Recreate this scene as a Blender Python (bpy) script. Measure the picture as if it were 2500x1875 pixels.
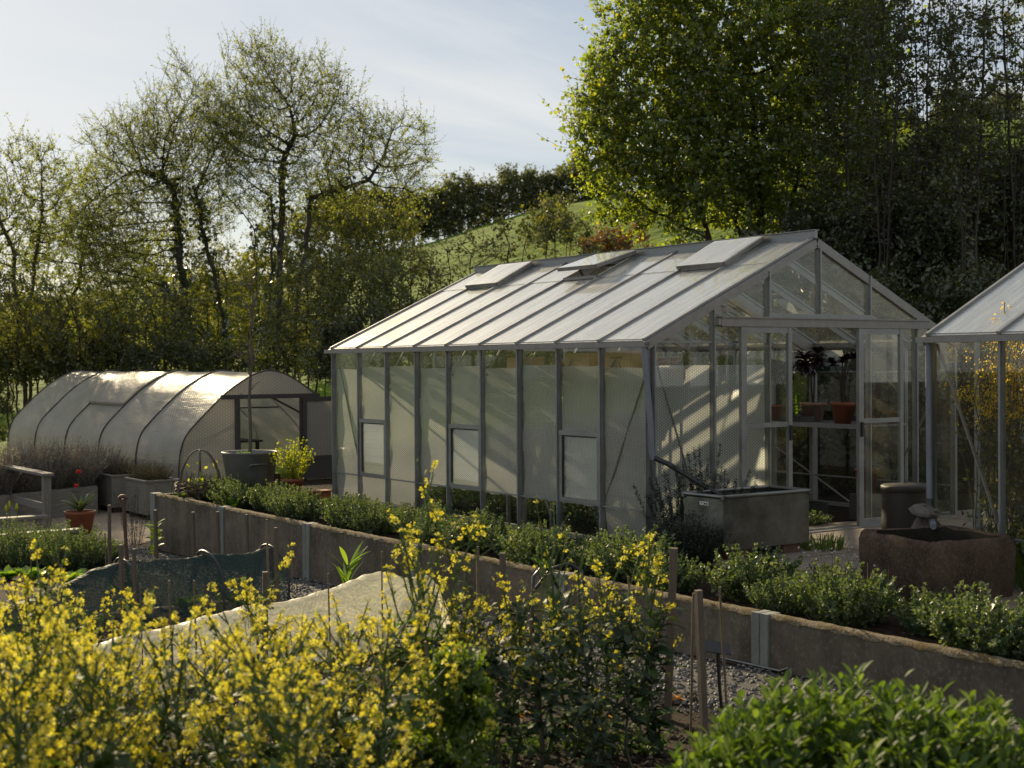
import bpy, math, random
import numpy as np
from mathutils import Matrix, Vector
for o in list(bpy.data.objects): bpy.data.objects.remove(o)
S = bpy.context.scene
COL = S.collection
R = math.radians
PI = math.pi
# ---------------------------------------------------------------- camera
CY, CP, CR, CF = .606238, -.01416, -.006514, 3455.96
CAM = np.array([-9.062, -10.7036, 1.8448])
FW = np.array([math.sin(CY)*math.cos(CP), math.cos(CY)*math.cos(CP), math.sin(CP)])
_r = np.array([math.cos(CY), -math.sin(CY), 0]); _u = np.cross(_r, FW)
RT = math.cos(CR)*_r+math.sin(CR)*_u; UP = -math.sin(CR)*_r+math.cos(CR)*_u
cd = bpy.data.cameras.new('camera'); cam = bpy.data.objects.new('camera', cd); COL.objects.link(cam)
cam.matrix_world = Matrix(((RT[0], UP[0], -FW[0], CAM[0]), (RT[1], UP[1], -FW[1], CAM[1]), (RT[2], UP[2], -FW[2], CAM[2]), (0, 0, 0, 1)))
cd.sensor_width = 36; cd.lens = CF*36/2500; cd.clip_start = .1; cd.clip_end = 3000
cd.dof.use_dof = True; cd.dof.focus_distance = 14.5; cd.dof.aperture_fstop = 3.2
S.camera = cam
# ---------------------------------------------------------------- light
SUN_AZ = CY-R(25); SUN_EL = R(22)
sv = Vector((math.sin(SUN_AZ)*math.cos(SUN_EL), math.cos(SUN_AZ)*math.cos(SUN_EL), math.sin(SUN_EL)))
ld = bpy.data.lights.new('sun', 'SUN'); ld.energy = 5.0; ld.angle = R(.6); ld.color = (1, .81, .52)
sun = bpy.data.objects.new('sun', ld); COL.objects.link(sun); sun.rotation_euler = sv.to_track_quat('Z', 'Y').to_euler()
W = bpy.data.worlds.new('World'); S.world = W; W.use_nodes = True
nt = W.node_tree; N = nt.nodes; L = nt.links; N.clear()
def wn(t, **k):
    n = N.new(t)
    for a, v in k.items(): setattr(n, a, v)
    return n
sky = wn('ShaderNodeTexSky', sky_type='NISHITA', sun_disc=False, sun_elevation=SUN_EL, sun_rotation=SUN_AZ, altitude=50, air_density=1.0, dust_density=.35, ozone_density=1.3)
tc = wn('ShaderNodeTexCoord'); sx = wn('ShaderNodeSeparateXYZ'); L.new(tc.outputs['Generated'], sx.inputs[0])
def wm(op, a, b=None, clamp=False):
    n = wn('ShaderNodeMath', operation=op, use_clamp=clamp)
    for i, v in enumerate((a, b)):
        if v is None: continue
        if isinstance(v, (int, float)): n.inputs[i].default_value = v
        else: L.new(v, n.inputs[i])
    return n.outputs[0]
zz = wm('ADD', wm('MAXIMUM', sx.outputs[2], .02), .12)
cx = wm('DIVIDE', sx.outputs[0], zz); cyy = wm('DIVIDE', sx.outputs[1], zz)
cb = wn('ShaderNodeCombineXYZ'); L.new(cx, cb.inputs[0]); L.new(cyy, cb.inputs[1])
mp = wn('ShaderNodeMapping'); mp.inputs['Rotation'].default_value = (0, 0, R(35)); mp.inputs['Scale'].default_value = (.5, 1.5, 1); mp.inputs['Location'].default_value = (.6, .25, 0)
L.new(cb.outputs[0], mp.inputs[0])
cn = wn('ShaderNodeTexNoise'); cn.inputs['Scale'].default_value = .75; cn.inputs['Detail'].default_value = 7; cn.inputs['Roughness'].default_value = .55; cn.inputs['Distortion'].default_value = .6
L.new(mp.outputs[0], cn.inputs[0])
rp = wn('ShaderNodeMapRange'); rp.inputs[1].default_value = .45; rp.inputs[2].default_value = .68; rp.inputs[3].default_value = 0; rp.inputs[4].default_value = .85
L.new(cn.outputs[0], rp.inputs[0])
mxw = wn('ShaderNodeMix', data_type='RGBA'); L.new(rp.outputs[0], mxw.inputs[0]); L.new(sky.outputs[0], mxw.inputs[6]); mxw.inputs[7].default_value = (13, 12.8, 12.2, 1)
# the evening air is hazy: a pale veil lies over the whole sky
mx2 = wn('ShaderNodeMix', data_type='RGBA'); mx2.inputs[0].default_value = .5; L.new(mxw.outputs[2], mx2.inputs[6]); mx2.inputs[7].default_value = (8.4, 8.8, 9.3, 1)
bg = wn('ShaderNodeBackground'); bg.inputs[1].default_value = .05; L.new(mx2.outputs[2], bg.inputs[0])
wo = wn('ShaderNodeOutputWorld'); L.new(bg.outputs[0], wo.inputs[0])
S.view_settings.view_transform = 'Standard'; S.view_settings.look = 'None'; S.view_settings.exposure = .66; S.view_settings.gamma = 1
S.render.engine = 'CYCLES'
cy = S.cycles; cy.max_bounces = 8; cy.diffuse_bounces = 2; cy.glossy_bounces = 3; cy.transmission_bounces = 4; cy.transparent_max_bounces = 20
cy.caustics_reflective = False; cy.caustics_refractive = False; cy.use_denoising = True; cy.sample_clamp_indirect = 6
try: cy.denoiser = 'OPENIMAGEDENOISE'; cy.denoising_prefilter = 'ACCURATE'
except Exception: pass

# ---------------------------------------------------------------- maths helpers
def ray(px, py): return FW+RT*(px-1250)/CF-UP*(py-937.5)/CF
def onz(px, py, z): d = ray(px, py); return CAM+d*(z-CAM[2])/d[2]
def onx(px, py, x): d = ray(px, py); return CAM+d*(x-CAM[0])/d[0]
def ony(px, py, y): d = ray(px, py); return CAM+d*(y-CAM[1])/d[1]
def atd(px, py, D): return CAM+ray(px, py)*D
F2 = np.array([math.sin(CY), math.cos(CY)]); R2 = np.array([math.cos(CY), -math.sin(CY)])
def smooth(a, b, t):
    t = np.clip((t-a)/(b-a), 0, 1); return t*t*(3-2*t)
def zg(x, y):
    x = np.asarray(x, float); y = np.asarray(y, float)
    D = (x-CAM[0])*F2[0]+(y-CAM[1])*F2[1]; LL = (x-CAM[0])*R2[0]+(y-CAM[1])*R2[1]
    low = np.clip(-.41-.033*(y+3.2), -.8, -.15)
    bed = -.07*(1-smooth(-.55, -.35, x))
    t1 = smooth(-.1, .15, x)
    far = -.8+.5*t1
    z = np.where(x < -1.6, low, np.where(y < 8.9, bed, far))
    z = np.where((x > -1.6) & (y > 8.9) & (y < 9.3) & (x > .3), -.3*smooth(8.9, 9.3, y), z)
    bank = .6*smooth(5.5, 11, x)*smooth(-6, 1, y)*(1-smooth(26, 40, D))
    z = z+np.where(x > 5.5, bank, 0)
    t = smooth(27, 36, D)
    z = z*(1-t)+(-.9)*t
    px = 1250+CF*LL/np.maximum(D, 5)
    H = np.interp(px, [-900, 0, 600, 1047, 1190, 1389, 1459, 1800, 2100, 2500, 3300], [6, 8.4, 10.4, 13.6, 15.2, 17.0, 17.4, 20.2, 23.5, 24.4, 25])
    h = H*smooth(38, 132, D)*1.0+np.where(D > 132, (D-132)*.02, 0)
    return z+np.where(D > 38, h, 0)
def G(px, py):
    d = ray(px, py); t = 3.
    for _ in range(4000):
        p = CAM+d*t
        if p[2] < zg(p[0], p[1]): break
        t += .02
    return CAM+d*t
def px_of(P):
    d = np.array(P)-CAM; return 1250+CF*(d@RT)/(d@FW)

# ---------------------------------------------------------------- materials
def newmat(name):
    m = bpy.data.materials.new(name); m.use_nodes = True; m.node_tree.nodes.clear(); return m
class T:
    def __init__(s, name):
        s.m = newmat(name); s.n = s.m.node_tree.nodes; s.l = s.m.node_tree.links
        s.out = s.n.new('ShaderNodeOutputMaterial')
    def nd(s, t, ins=None, **k):
        n = s.n.new(t)
        for a, v in k.items(): setattr(n, a, v)
        for i, v in (ins or {}).items():
            if hasattr(v, 'is_linked') or isinstance(v, bpy.types.NodeSocket): s.l.new(v, n.inputs[i])
            else: n.inputs[i].default_value = v
        return n
    def math(s, op, a, b=0., clamp=False): return s.nd('ShaderNodeMath', {0: a, 1: b}, operation=op, use_clamp=clamp).outputs[0]
    def mix(s, f, a, b): return s.nd('ShaderNodeMix', {0: f, 6: a, 7: b}, data_type='RGBA').outputs[2]
    def noise(s, scale, detail=4, rough=.55, vec=None, dist=0):
        n = s.nd('ShaderNodeTexNoise', {'Scale': scale, 'Detail': detail, 'Roughness': rough, 'Distortion': dist})
        s.l.new(vec if vec is not None else s.pos(), n.inputs[0]); return n.outputs[0]
    def pos(s):
        if not hasattr(s, '_p'): s._p = s.nd('ShaderNodeTexCoord').outputs['Object']
        return s._p
    def wpos(s): return s.nd('ShaderNodeNewGeometry').outputs['Position']
    def mapv(s, v, sc=(1, 1, 1), rot=(0, 0, 0)): return s.nd('ShaderNodeMapping', {0: v, 'Scale': sc, 'Rotation': rot}).outputs[0]
    def rng(s, v, a, b, c=0., d=1.): return s.nd('ShaderNodeMapRange', {0: v, 1: a, 2: b, 3: c, 4: d}).outputs[0]
    def ramp(s, v, stops):
        n = s.nd('ShaderNodeValToRGB', {0: v}); e = n.color_ramp.elements
        while len(e) < len(stops): e.new(.5)
        for el, (p, c) in zip(e, stops): el.position = p; el.color = (*c, 1)
        return n.outputs[0]
    def bump(s, h, strength=.5, dist=.02): return s.nd('ShaderNodeBump', {'Height': h, 'Strength': strength, 'Distance': dist}).outputs[0]
    def pbr(s, col, rough=.6, metal=0., normal=None, spec=.5):
        n = s.nd('ShaderNodeBsdfPrincipled', {'Base Color': col, 'Roughness': rough, 'Metallic': metal, 'Specular IOR Level': spec})
        if normal is not None: s.l.new(normal, n.inputs['Normal'])
        return n.outputs[0]
    def done(s, sh): s.l.new(sh, s.out.inputs[0]); return s.m
def c4(c): return (*c, 1)
def solid(name, a, b, scale=8, rough=.6, metal=0, bump=.2, bd=.01, detail=6, spec=.5, stretch=(1, 1, 1)):
    t = T(name); v = t.mapv(t.pos(), stretch)
    n = t.noise(scale, detail, .6, v); n2 = t.noise(scale*7, 3, .6, v)
    f = t.rng(t.math('ADD', t.math('MULTIPLY', n, .7), t.math('MULTIPLY', n2, .3)), .33, .67)
    return t.done(t.pbr(t.mix(f, c4(a), c4(b)), t.rng(n, .3, .7, max(rough-.1, .05), min(rough+.1, 1)), metal, t.bump(n2, bump, bd), spec))
def leafmat(name, stops, trans=.45, tcol=1.5, rough=.45, gloss=.06, yel=(1.15, 1.05, .45)):
    t = T(name); a = t.nd('ShaderNodeAttribute', attribute_name='tint').outputs['Fac']
    c = t.ramp(a, stops)
    d = t.nd('ShaderNodeBsdfDiffuse', {0: c}).outputs[0]
    tcn = t.nd('ShaderNodeMix', {0: 1., 6: c, 7: (yel[0]*tcol, yel[1]*tcol, yel[2]*tcol, 1)}, data_type='RGBA', blend_type='MULTIPLY').outputs[2]
    tr = t.nd('ShaderNodeBsdfTranslucent', {0: tcn}).outputs[0]
    g = t.nd('ShaderNodeBsdfGlossy', {0: (1, 1, 1, 1), 'Roughness': rough}).outputs[0]
    m1 = t.nd('ShaderNodeMixShader', {0: trans, 1: d, 2: tr}).outputs[0]
    return t.done(t.nd('ShaderNodeMixShader', {0: gloss, 1: m1, 2: g}).outputs[0])
M = {}
M['alu'] = solid('aluminium', (.22, .225, .225), (.32, .32, .31), 5, .42, .6, .08)
M['alu_dark'] = solid('weathered_aluminium', (.2, .19, .18), (.33, .31, .28), 9, .5, .45, .15)
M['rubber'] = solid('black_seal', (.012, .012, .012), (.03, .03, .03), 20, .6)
M['galv'] = solid('galvanised_steel', (.15, .155, .15), (.3, .3, .28), 4, .36, 1., .04)
M['tubsteel'] = solid('dull_zinc', (.13, .13, .125), (.22, .22, .21), 5, .5, .5, .05)
M['pipe_grey'] = solid('grey_plastic', (.13, .14, .165), (.2, .21, .24), 4, .4)
M['pipe_black'] = solid('black_plastic', (.012, .012, .012), (.03, .03, .032), 9, .4)
M['terracotta'] = solid('terracotta', (.2, .062, .03), (.29, .1, .052), 9, .8, 0, .25)
M['terracotta_old'] = solid('weathered_terracotta', (.24, .12, .08), (.42, .27, .2), 11, .85, 0, .3)
M['orange_pot'] = solid('orange_glaze', (.22, .05, .018), (.3, .075, .025), 9, .5)
M['timber'] = solid('grey_timber', (.11, .1, .085), (.24, .22, .19), 5, .8, 0, .4, stretch=(9, 9, 1))
M['timberx'] = solid('grey_board', (.13, .12, .1), (.27, .25, .2), 5, .8, 0, .4, stretch=(1, 9, 9))
M['darkwood'] = solid('dark_timber', (.04, .035, .03), (.08, .07, .06), 6, .7, 0, .3, stretch=(6, 6, 1))
M['cane'] = solid('bamboo_cane', (.09, .065, .04), (.2, .15, .085), 12, .7, 0, .2, stretch=(3, 3, .6))
M['stake'] = solid('stake_wood', (.08, .06, .042), (.16, .125, .09), 9, .8, 0, .3, stretch=(6, 6, .7))
M['crate'] = solid('crate_wood', (.42, .26, .13), (.58, .38, .21), 6, .7, 0, .2, stretch=(1, 1, 8))
M['slate'] = solid('flat_stone', (.08, .07, .06), (.17, .15, .12), 12, .85, 0, .6, .02)
M['white_plastic'] = solid('white_plastic', (.6, .6, .58), (.75, .75, .72), 8, .4)
M['tray_black'] = M['pipe_black']
M['barrel'] = solid('brown_barrel', (.014, .01, .008), (.03, .021, .016), 8, .6, 0, .15)
M['blue'] = solid('blue_plastic', (.03, .05, .2), (.05, .08, .28), 9, .4)
M['straw'] = leafmat('straw', [(0, (.35, .24, .13)), (1, (.55, .42, .25))], .3, 1.2)
M['bark'] = solid('bark', (.035, .028, .02), (.085, .07, .05), 6, .9, 0, .6, .03, stretch=(3, 3, .7))
M['bark_pale'] = solid('grey_bark', (.07, .06, .045), (.16, .14, .11), 9, .85, 0, .4, .02, stretch=(3, 3, .7))
M['stem'] = solid('green_stem', (.05, .085, .03), (.1, .14, .045), 9, .5)
M['stem_dark'] = solid('dusky_stem', (.045, .055, .035), (.075, .085, .05), 9, .5)
M['twig_red'] = solid('brown_twig', (.07, .035, .025), (.13, .07, .05), 9, .7)
M['soil'] = None
def m_ground():
    t = T('ground_soil'); p = t.wpos()
    n = t.noise(1.3, 6, .65, p); n2 = t.noise(14, 5, .7, p); n3 = t.noise(60, 3, .6, p)
    soil = t.mix(t.rng(n2, .35, .65), (.018, .012, .008, 1), (.055, .04, .028, 1))
    g1 = t.noise(.12, 4, .6, p); g2 = t.noise(2.2, 5, .7, t.mapv(p, (1, 1, .3)))
    grass = t.mix(t.rng(t.math('ADD', t.math('MULTIPLY', g1, .45), t.math('MULTIPLY', g2, .55)), .38, .64), (.055, .105, .003, 1), (.15, .215, .008, 1))
    a = t.nd('ShaderNodeAttribute', attribute_name='grassy').outputs['Fac']
    h = t.math('ADD', t.math('MULTIPLY', n2, .6), t.math('MULTIPLY', n3, .4))
    tuss = t.noise(.9, 4, .6, t.mapv(p, (1, 1, .4)))
    nb = t.nd('ShaderNodeMix', {0: a, 2: h, 3: t.math('MULTIPLY', tuss, 9.)}, data_type='FLOAT').outputs[0]
    return t.done(t.pbr(t.mix(a, soil, grass), .95, 0, t.bump(nb, .8, .05), .1))
M['ground'] = m_ground()
def m_concrete():
    t = T('stained_concrete'); p = t.wpos()
    n = t.noise(2.2, 7, .65, p); n2 = t.noise(30, 4, .6, p); st = t.noise(3.2, 5, .6, t.mapv(p, (1, 2, .7)))
    c = t.mix(t.rng(n, .3, .7), (.075, .062, .047, 1), (.19, .158, .12, 1))
    c = t.mix(t.math('MULTIPLY', t.rng(st, .48, .72), .55), c, (.06, .048, .038, 1))
    c = t.mix(t.math('MULTIPLY', t.rng(n2, .52, .7), .5), c, (.26, .23, .19, 1))
    return t.done(t.pbr(c, .92, 0, t.bump(n2, .5, .008), .2))
M['concrete'] = m_concrete()
M['post_concrete'] = solid('grey_green_post', (.13, .14, .125), (.25, .26, .23), 6, .85, 0, .3, stretch=(1, 1, .4))
def m_moss():
    t = T('mossy_cap'); p = t.wpos(); n = t.noise(5, 6, .7, p); n2 = t.noise(45, 4, .7, p)
    c = t.mix(t.rng(n, .4, .62), (.3, .25, .18, 1), (.17, .125, .06, 1))
    return t.done(t.pbr(t.mix(t.rng(n2, .4, .7), c, (.1, .075, .03, 1)), .95, 0, t.bump(n2, 1., .02), .1))
M['moss'] = m_moss()
def m_stone():
    t = T('rough_stone'); p = t.pos(); n = t.noise(3, 6, .65, p); n2 = t.noise(38, 5, .7, p)
    c = t.mix(t.rng(n, .35, .65), (.055, .036, .025, 1), (.12, .08, .055, 1))
    c = t.mix(t.math('MULTIPLY', t.rng(n2, .5, .68), .5), c, (.22, .17, .13, 1))
    return t.done(t.pbr(c, .95, 0, t.bump(n2, .9, .02), .15))
M['stone'] = m_stone()
M['shadestone'] = solid('shade_darkened_stone', (.012, .011, .008), (.035, .03, .02), 20, .9, 0, .6, .02, spec=.1)  # near-black stone: the shade inside the trough is put into its colour
def m_sand():
    t = T('sandy_path'); p = t.wpos(); n = t.noise(2, 6, .65, p); n2 = t.noise(55, 4, .7, p)
    c = t.mix(t.rng(n, .3, .7), (.3, .235, .165, 1), (.42, .34, .25, 1))
    return t.done(t.pbr(t.mix(t.rng(n2, .5, .75), c, (.2, .15, .1, 1)), .95, 0, t.bump(n2, .5, .01), .1))
M['sand'] = m_sand()
M['paving'] = solid('paving_stone', (.2, .155, .115), (.32, .26, .2), 3, .85, 0, .35)
M['gravel'] = solid('gravel_bed', (.06, .056, .052), (.15, .14, .13), 60, .9, 0, 1, .02)
def m_pebble():
    t = T('pebble'); a = t.nd('ShaderNodeAttribute', attribute_name='tint').outputs['Fac']
    return t.done(t.pbr(t.ramp(a, [(0, (.05, .047, .045)), (.6, (.15, .14, .13)), (1, (.27, .25, .23))]), .75))
M['pebble'] = m_pebble()
def m_clod():
    t = T('soil_clod'); a = t.nd('ShaderNodeAttribute', attribute_name='tint').outputs['Fac']
    return t.done(t.pbr(t.ramp(a, [(0, (.016, .011, .008)), (.7, (.05, .037, .026)), (.93, (.09, .07, .05)), (1, (.3, .27, .22))]), .95))
M['clod'] = m_clod()
def m_glass(name, dirt, dcol, ior=1.5, rough=.02, tint=(.975, .985, .97), streak=(1, 1, 1), sc=3., glare=0.):
    t = T(name); p = t.pos()
    ge = t.nd('ShaderNodeNewGeometry'); dt = t.nd('ShaderNodeVectorMath', {0: ge.outputs['Normal'], 1: ge.outputs['Incoming']}, operation='DOT_PRODUCT').outputs['Value']
    f0 = ((ior-1)/(ior+1))**2
    fr = t.math('ADD', t.math('MULTIPLY', t.math('POWER', t.math('SUBTRACT', 1., t.math('ABSOLUTE', dt)), 5.), 1-f0), f0)
    tp = t.nd('ShaderNodeBsdfTransparent', {0: c4(tint)}).outputs[0]
    gl = t.nd('ShaderNodeBsdfGlossy', {0: (1, 1, 1, 1), 'Roughness': rough}).outputs[0]
    a = t.nd('ShaderNodeMixShader', {0: fr, 1: tp, 2: gl}).outputs[0]
    d = t.nd('ShaderNodeBsdfDiffuse', {0: c4(dcol)}).outputs[0]; tr = t.nd('ShaderNodeBsdfTranslucent', {0: c4(dcol)}).outputs[0]
    dd = t.nd('ShaderNodeMixShader', {0: .6, 1: d, 2: tr}).outputs[0]
    n = t.noise(sc, 6, .62, t.mapv(p, streak)); n2 = t.noise(sc*12, 3, .6, t.mapv(p, streak))
    f = t.math('MULTIPLY', t.rng(t.math('ADD', t.math('MULTIPLY', n, .65), t.math('MULTIPLY', n2, .35)), .32, .68, .35, 1.5), dirt)
    o = t.nd('ShaderNodeMixShader', {0: f, 1: a, 2: dd}).outputs[0]
    if glare:       # greasy film: a broad, weak reflection of the low sun
        g2_ = t.nd('ShaderNodeBsdfGlossy', {0: (1, 1, .97, 1), 'Roughness': .36}).outputs[0]
        o = t.nd('ShaderNodeMixShader', {0: t.math('MULTIPLY', t.rng(n, .3, .7, .55, 1.3), glare), 1: o, 2: g2_}).outputs[0]
    return t.done(o)
M['louvreglass'] = m_glass('louvre_glass', .004, (.4, .42, .36), 1.4, .01, (.93, .95, .93))
M['cleanroof'] = m_glass('clean_roof_glass', .03, (.6, .6, .55), 1.5, .02)
M['glass'] = m_glass('wall_glass', .013, (.5, .52, .42), 1.5, .01)
M['roofglass'] = m_glass('roof_glass', .13, (.9, .9, .85), 1.7, .04, (.97, .98, .96), (.6, 7, .6), 2.2, .25)
M['ventglass'] = m_glass('vent_glass', .13, (.9, .9, .84), 1.8, .03, (.97, .98, .96), (.6, 5, .6), 2.2, .25)
M['clear_plastic'] = m_glass('clear_plastic', .4, (.75, .77, .74), 1.45, .15)
def m_wrap(name, col, trans, cell=.021, plane='yz', clear=.12, depth=.6, wrink=0.):
    t = T(name); p = t.pos(); s3 = t.nd('ShaderNodeSeparateXYZ', {0: p})
    u = s3.outputs[{'x': 0, 'y': 1, 'z': 2}[plane[0]]]; v = s3.outputs[2]
    k = 2*PI/cell; tot = None
    for ang in (0, 60, 120):
        q = t.math('ADD', t.math('MULTIPLY', u, math.cos(R(ang))*k), t.math('MULTIPLY', v, math.sin(R(ang))*k))
        cs = t.nd('ShaderNodeMath', {0: q}, operation='COSINE').outputs[0]
        tot = cs if tot is None else t.math('ADD', tot, cs)
    f = t.rng(tot, -1.5, 1.4)
    n = t.noise(1.6, 4, .6, p); sag = t.noise(1.3, 3, .5, t.mapv(p, (1, 1, 6)))
    cc = t.mix(f, c4([x*(1-depth*.6) for x in col]), c4(col))
    cc = t.mix(t.rng(n, .35, .7, 0, .3), cc, c4([x*.72 for x in col]))
    hgt = t.math('ADD', t.math('MULTIPLY', f, .4), t.math('MULTIPLY', sag, 2.))
    if wrink:
        wv = t.math('ABSOLUTE', t.math('SUBTRACT', t.noise(2.2, 5, .6, t.mapv(p, (1, .8, 3.2), (.2, .1, 0)), 1.2), .5)); hgt = t.math('ADD', hgt, t.math('MULTIPLY', wv, wrink))
        st = t.rng(t.noise(1.1, 6, .7, t.mapv(p, (1, 1, .5))), .45, .7, 0, .45); cc = t.mix(st, cc, c4((col[0]*.55, col[1]*.58, col[2]*.42)))
    nm = t.bump(hgt, .35 if not wrink else .6, .012)
    d = t.nd('ShaderNodeBsdfDiffuse', {0: cc, 'Normal': nm}).outputs[0]
    tr = t.nd('ShaderNodeBsdfTranslucent', {0: cc, 'Normal': nm}).outputs[0]
    g = t.nd('ShaderNodeBsdfGlossy', {0: (1, 1, 1, 1), 'Roughness': .3, 'Normal': nm}).outputs[0]
    a = t.nd('ShaderNodeMixShader', {0: trans, 1: d, 2: tr}).outputs[0]
    a = t.nd('ShaderNodeMixShader', {0: .05, 1: a, 2: g}).outputs[0]
    tp = t.nd('ShaderNodeBsdfTransparent', {0: (1, 1, 1, 1)}).outputs[0]
    return t.done(t.nd('ShaderNodeMixShader', {0: t.math('MULTIPLY', t.math('SUBTRACT', 1.15, f), clear), 1: a, 2: tp}).outputs[0])
M['wrapx'] = m_wrap('bubble_wrap_side', (.95, .95, .94), .75, .023, 'yz', .1, .95)
M['wrapy'] = m_wrap('bubble_wrap_gable', (.94, .95, .94), .75, .025, 'xz', .12, .9)
M['cover'] = m_wrap('tunnel_cover', (.6, .56, .48), .5, .05, 'yz', .1, .25, 1.4)
M['cover_end'] = m_wrap('tunnel_end_cover', (.66, .61, .52), .6, .05, 'xz', .08, .4)
def m_cloth(name, col, trans, clear, sc=60, weave=.5, gl=.05):
    t = T(name); p = t.pos(); n = t.noise(3, 5, .6, t.mapv(p, (1, 2.5, 1))); n2 = t.noise(sc, 2, .5, p)
    cc = t.mix(t.rng(n, .3, .7), c4([x*.75 for x in col]), c4(col)); wr = t.noise(2.6, 4, .5, t.mapv(p, (1.2, 1, 2.2), (.3, .5, .9)), 1.2); wr = t.math('ABSOLUTE', t.math('SUBTRACT', wr, .5)); nm = t.bump(t.math('ADD', t.math('MULTIPLY', wr, 1.4), t.math('MULTIPLY', n2, .01)), .7, .05)
    d = t.nd('ShaderNodeBsdfDiffuse', {0: cc, 'Normal': nm}).outputs[0]; tr = t.nd('ShaderNodeBsdfTranslucent', {0: cc, 'Normal': nm}).outputs[0]
    g = t.nd('ShaderNodeBsdfGlossy', {0: (1, 1, 1, 1), 'Roughness': .45, 'Normal': nm}).outputs[0]
    a = t.nd('ShaderNodeMixShader', {0: trans, 1: d, 2: tr}).outputs[0]; a = t.nd('ShaderNodeMixShader', {0: gl, 1: a, 2: g}).outputs[0]
    tp = t.nd('ShaderNodeBsdfTransparent', {0: (1, 1, 1, 1)}).outputs[0]
    return t.done(t.nd('ShaderNodeMixShader', {0: t.math('MULTIPLY', t.rng(n2, .4, .6), clear), 1: a, 2: tp}).outputs[0])
M['fleece'] = m_cloth('garden_fleece', (.95, .92, .7), .7, .16)
M['netting'] = m_cloth('green_netting', (.012, .032, .032), .4, .62, 110, gl=.025)
M['lf_tree'] = leafmat('spring_leaf', [(0, (.085, .115, .02)), (.5, (.14, .175, .032)), (1, (.2, .225, .05))], .58, 2.1)
M['lf_maple'] = leafmat('maple_leaf', [(0, (.06, .095, .01)), (.55, (.105, .15, .015)), (.85, (.16, .19, .02)), (1, (.2, .18, .022))], .62, 2.6)
M['lf_yellow'] = leafmat('yellow_leaf', [(0, (.11, .125, .012)), (1, (.22, .235, .025))], .55, 1.8)
M['lf_thicket'] = leafmat('thicket_leaf', [(0, (.04, .055, .009)), (.6, (.075, .095, .015)), (.9, (.13, .13, .022)), (1, (.15, .09, .022))], .55, 2.0)
M['lf_stem_tree'] = leafmat('hazel_leaf', [(0, (.03, .045, .008)), (.7, (.06, .08, .012)), (1, (.12, .12, .02))], .5, 2.)
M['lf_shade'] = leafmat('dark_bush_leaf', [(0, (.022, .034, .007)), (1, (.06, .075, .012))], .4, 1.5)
M['lf_ivy'] = leafmat('ivy_leaf', [(0, (.012, .025, .008)), (1, (.03, .055, .014))], .2, 1.2, .3, .1)
M['lf_hedge'] = leafmat('hedge_leaf', [(0, (.05, .066, .018)), (1, (.12, .135, .035))], .5, 1.7)
M['lf_copper'] = leafmat('copper_leaf', [(0, (.08, .035, .01)), (1, (.17, .085, .02))], .45, 1.4)
M['lf_oregano'] = leafmat('oregano_leaf', [(0, (.05, .085, .028)), (.6, (.095, .14, .05)), (1, (.16, .2, .1))], .4, 1.5, .45, .05)
M['lf_sage'] = leafmat('sage_leaf', [(0, (.04, .08, .01)), (.6, (.075, .13, .018)), (1, (.13, .19, .045))], .45, 1.8, .55, .025)
M['lf_kale'] = leafmat('kale_leaf', [(0, (.03, .065, .018)), (1, (.07, .125, .03))], .42, 1.6, .5, .03)
M['lf_mustard'] = leafmat('mustard_leaf', [(0, (.05, .1, .015)), (1, (.12, .19, .025))], .5, 1.8, .5, .03)
M['lf_darkkale'] = leafmat('dark_kale_leaf', [(0, (.014, .03, .012)), (1, (.045, .075, .03))], .3, 1.5, .5, .035)
M['lf_curly'] = leafmat('curly_leaf', [(0, (.06, .105, .01)), (1, (.12, .18, .018))], .5, 1.8, .45, .04)
M['lf_lime'] = leafmat('lime_leaf', [(0, (.16, .2, .015)), (1, (.32, .36, .03))], .5, 1.7, .45, .04)
M['lf_bright'] = leafmat('bright_leaf', [(0, (.08, .16, .02)), (1, (.16, .26, .035))], .5, 1.7, .4, .05)
M['lf_lavender'] = leafmat('lavender_leaf', [(0, (.13, .12, .1)), (.6, (.24, .21, .18)), (1, (.46, .41, .37))], .5, 1.5, .5, .04, (1, 1, .9))
M['lf_rosemary'] = leafmat('rosemary_leaf', [(0, (.01, .017, .01)), (1, (.032, .045, .028))], .2, 1.1, .45, .03, (1, 1, .8))
M['lf_heather'] = leafmat('heather_leaf', [(0, (.06, .06, .02)), (1, (.13, .11, .035))], .4, 1.3)
M['lf_aeonium'] = leafmat('aeonium_leaf', [(0, (.014, .009, .012)), (.8, (.03, .014, .018)), (1, (.07, .02, .03))], .1, 1., .25, .14, (1, .8, .8))
M['lf_agave'] = leafmat('blue_leaf', [(0, (.09, .13, .14)), (1, (.2, .26, .28))], .2, 1., .35, .08, (1, 1, 1))
M['lf_grass'] = leafmat('grass_leaf', [(0, (.06, .11, .015)), (1, (.12, .19, .03))], .5, 1.6)
M['lf_mullein'] = leafmat('felted_leaf', [(0, (.13, .19, .07)), (1, (.2, .26, .13))], .4, 1.3)
M['petal'] = leafmat('yellow_petal', [(0, (.63, .52, .025)), (.6, (.73, .62, .055)), (1, (.8, .72, .16))], .45, 1.15, .5, .03, (1., 1.03, .7))
M['petal_gold'] = leafmat('golden_petal', [(0, (.58, .4, .015)), (1, (.75, .58, .05))], .5, 1.4, .5, .03, (1.05, 1, .5))
M['petal_red'] = leafmat('red_petal', [(0, (.5, .03, .03)), (1, (.65, .06, .06))], .4, 1.2, .5, .03, (1, .8, .8))
M['petal_white'] = leafmat('white_petal', [(0, (.6, .56, .5)), (1, (.75, .72, .68))], .4, 1., .5, .03, (1, 1, 1))
M['dry_leaf'] = leafmat('dead_leaf', [(0, (.3, .13, .03)), (1, (.5, .27, .06))], .4, 1.2)

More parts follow.
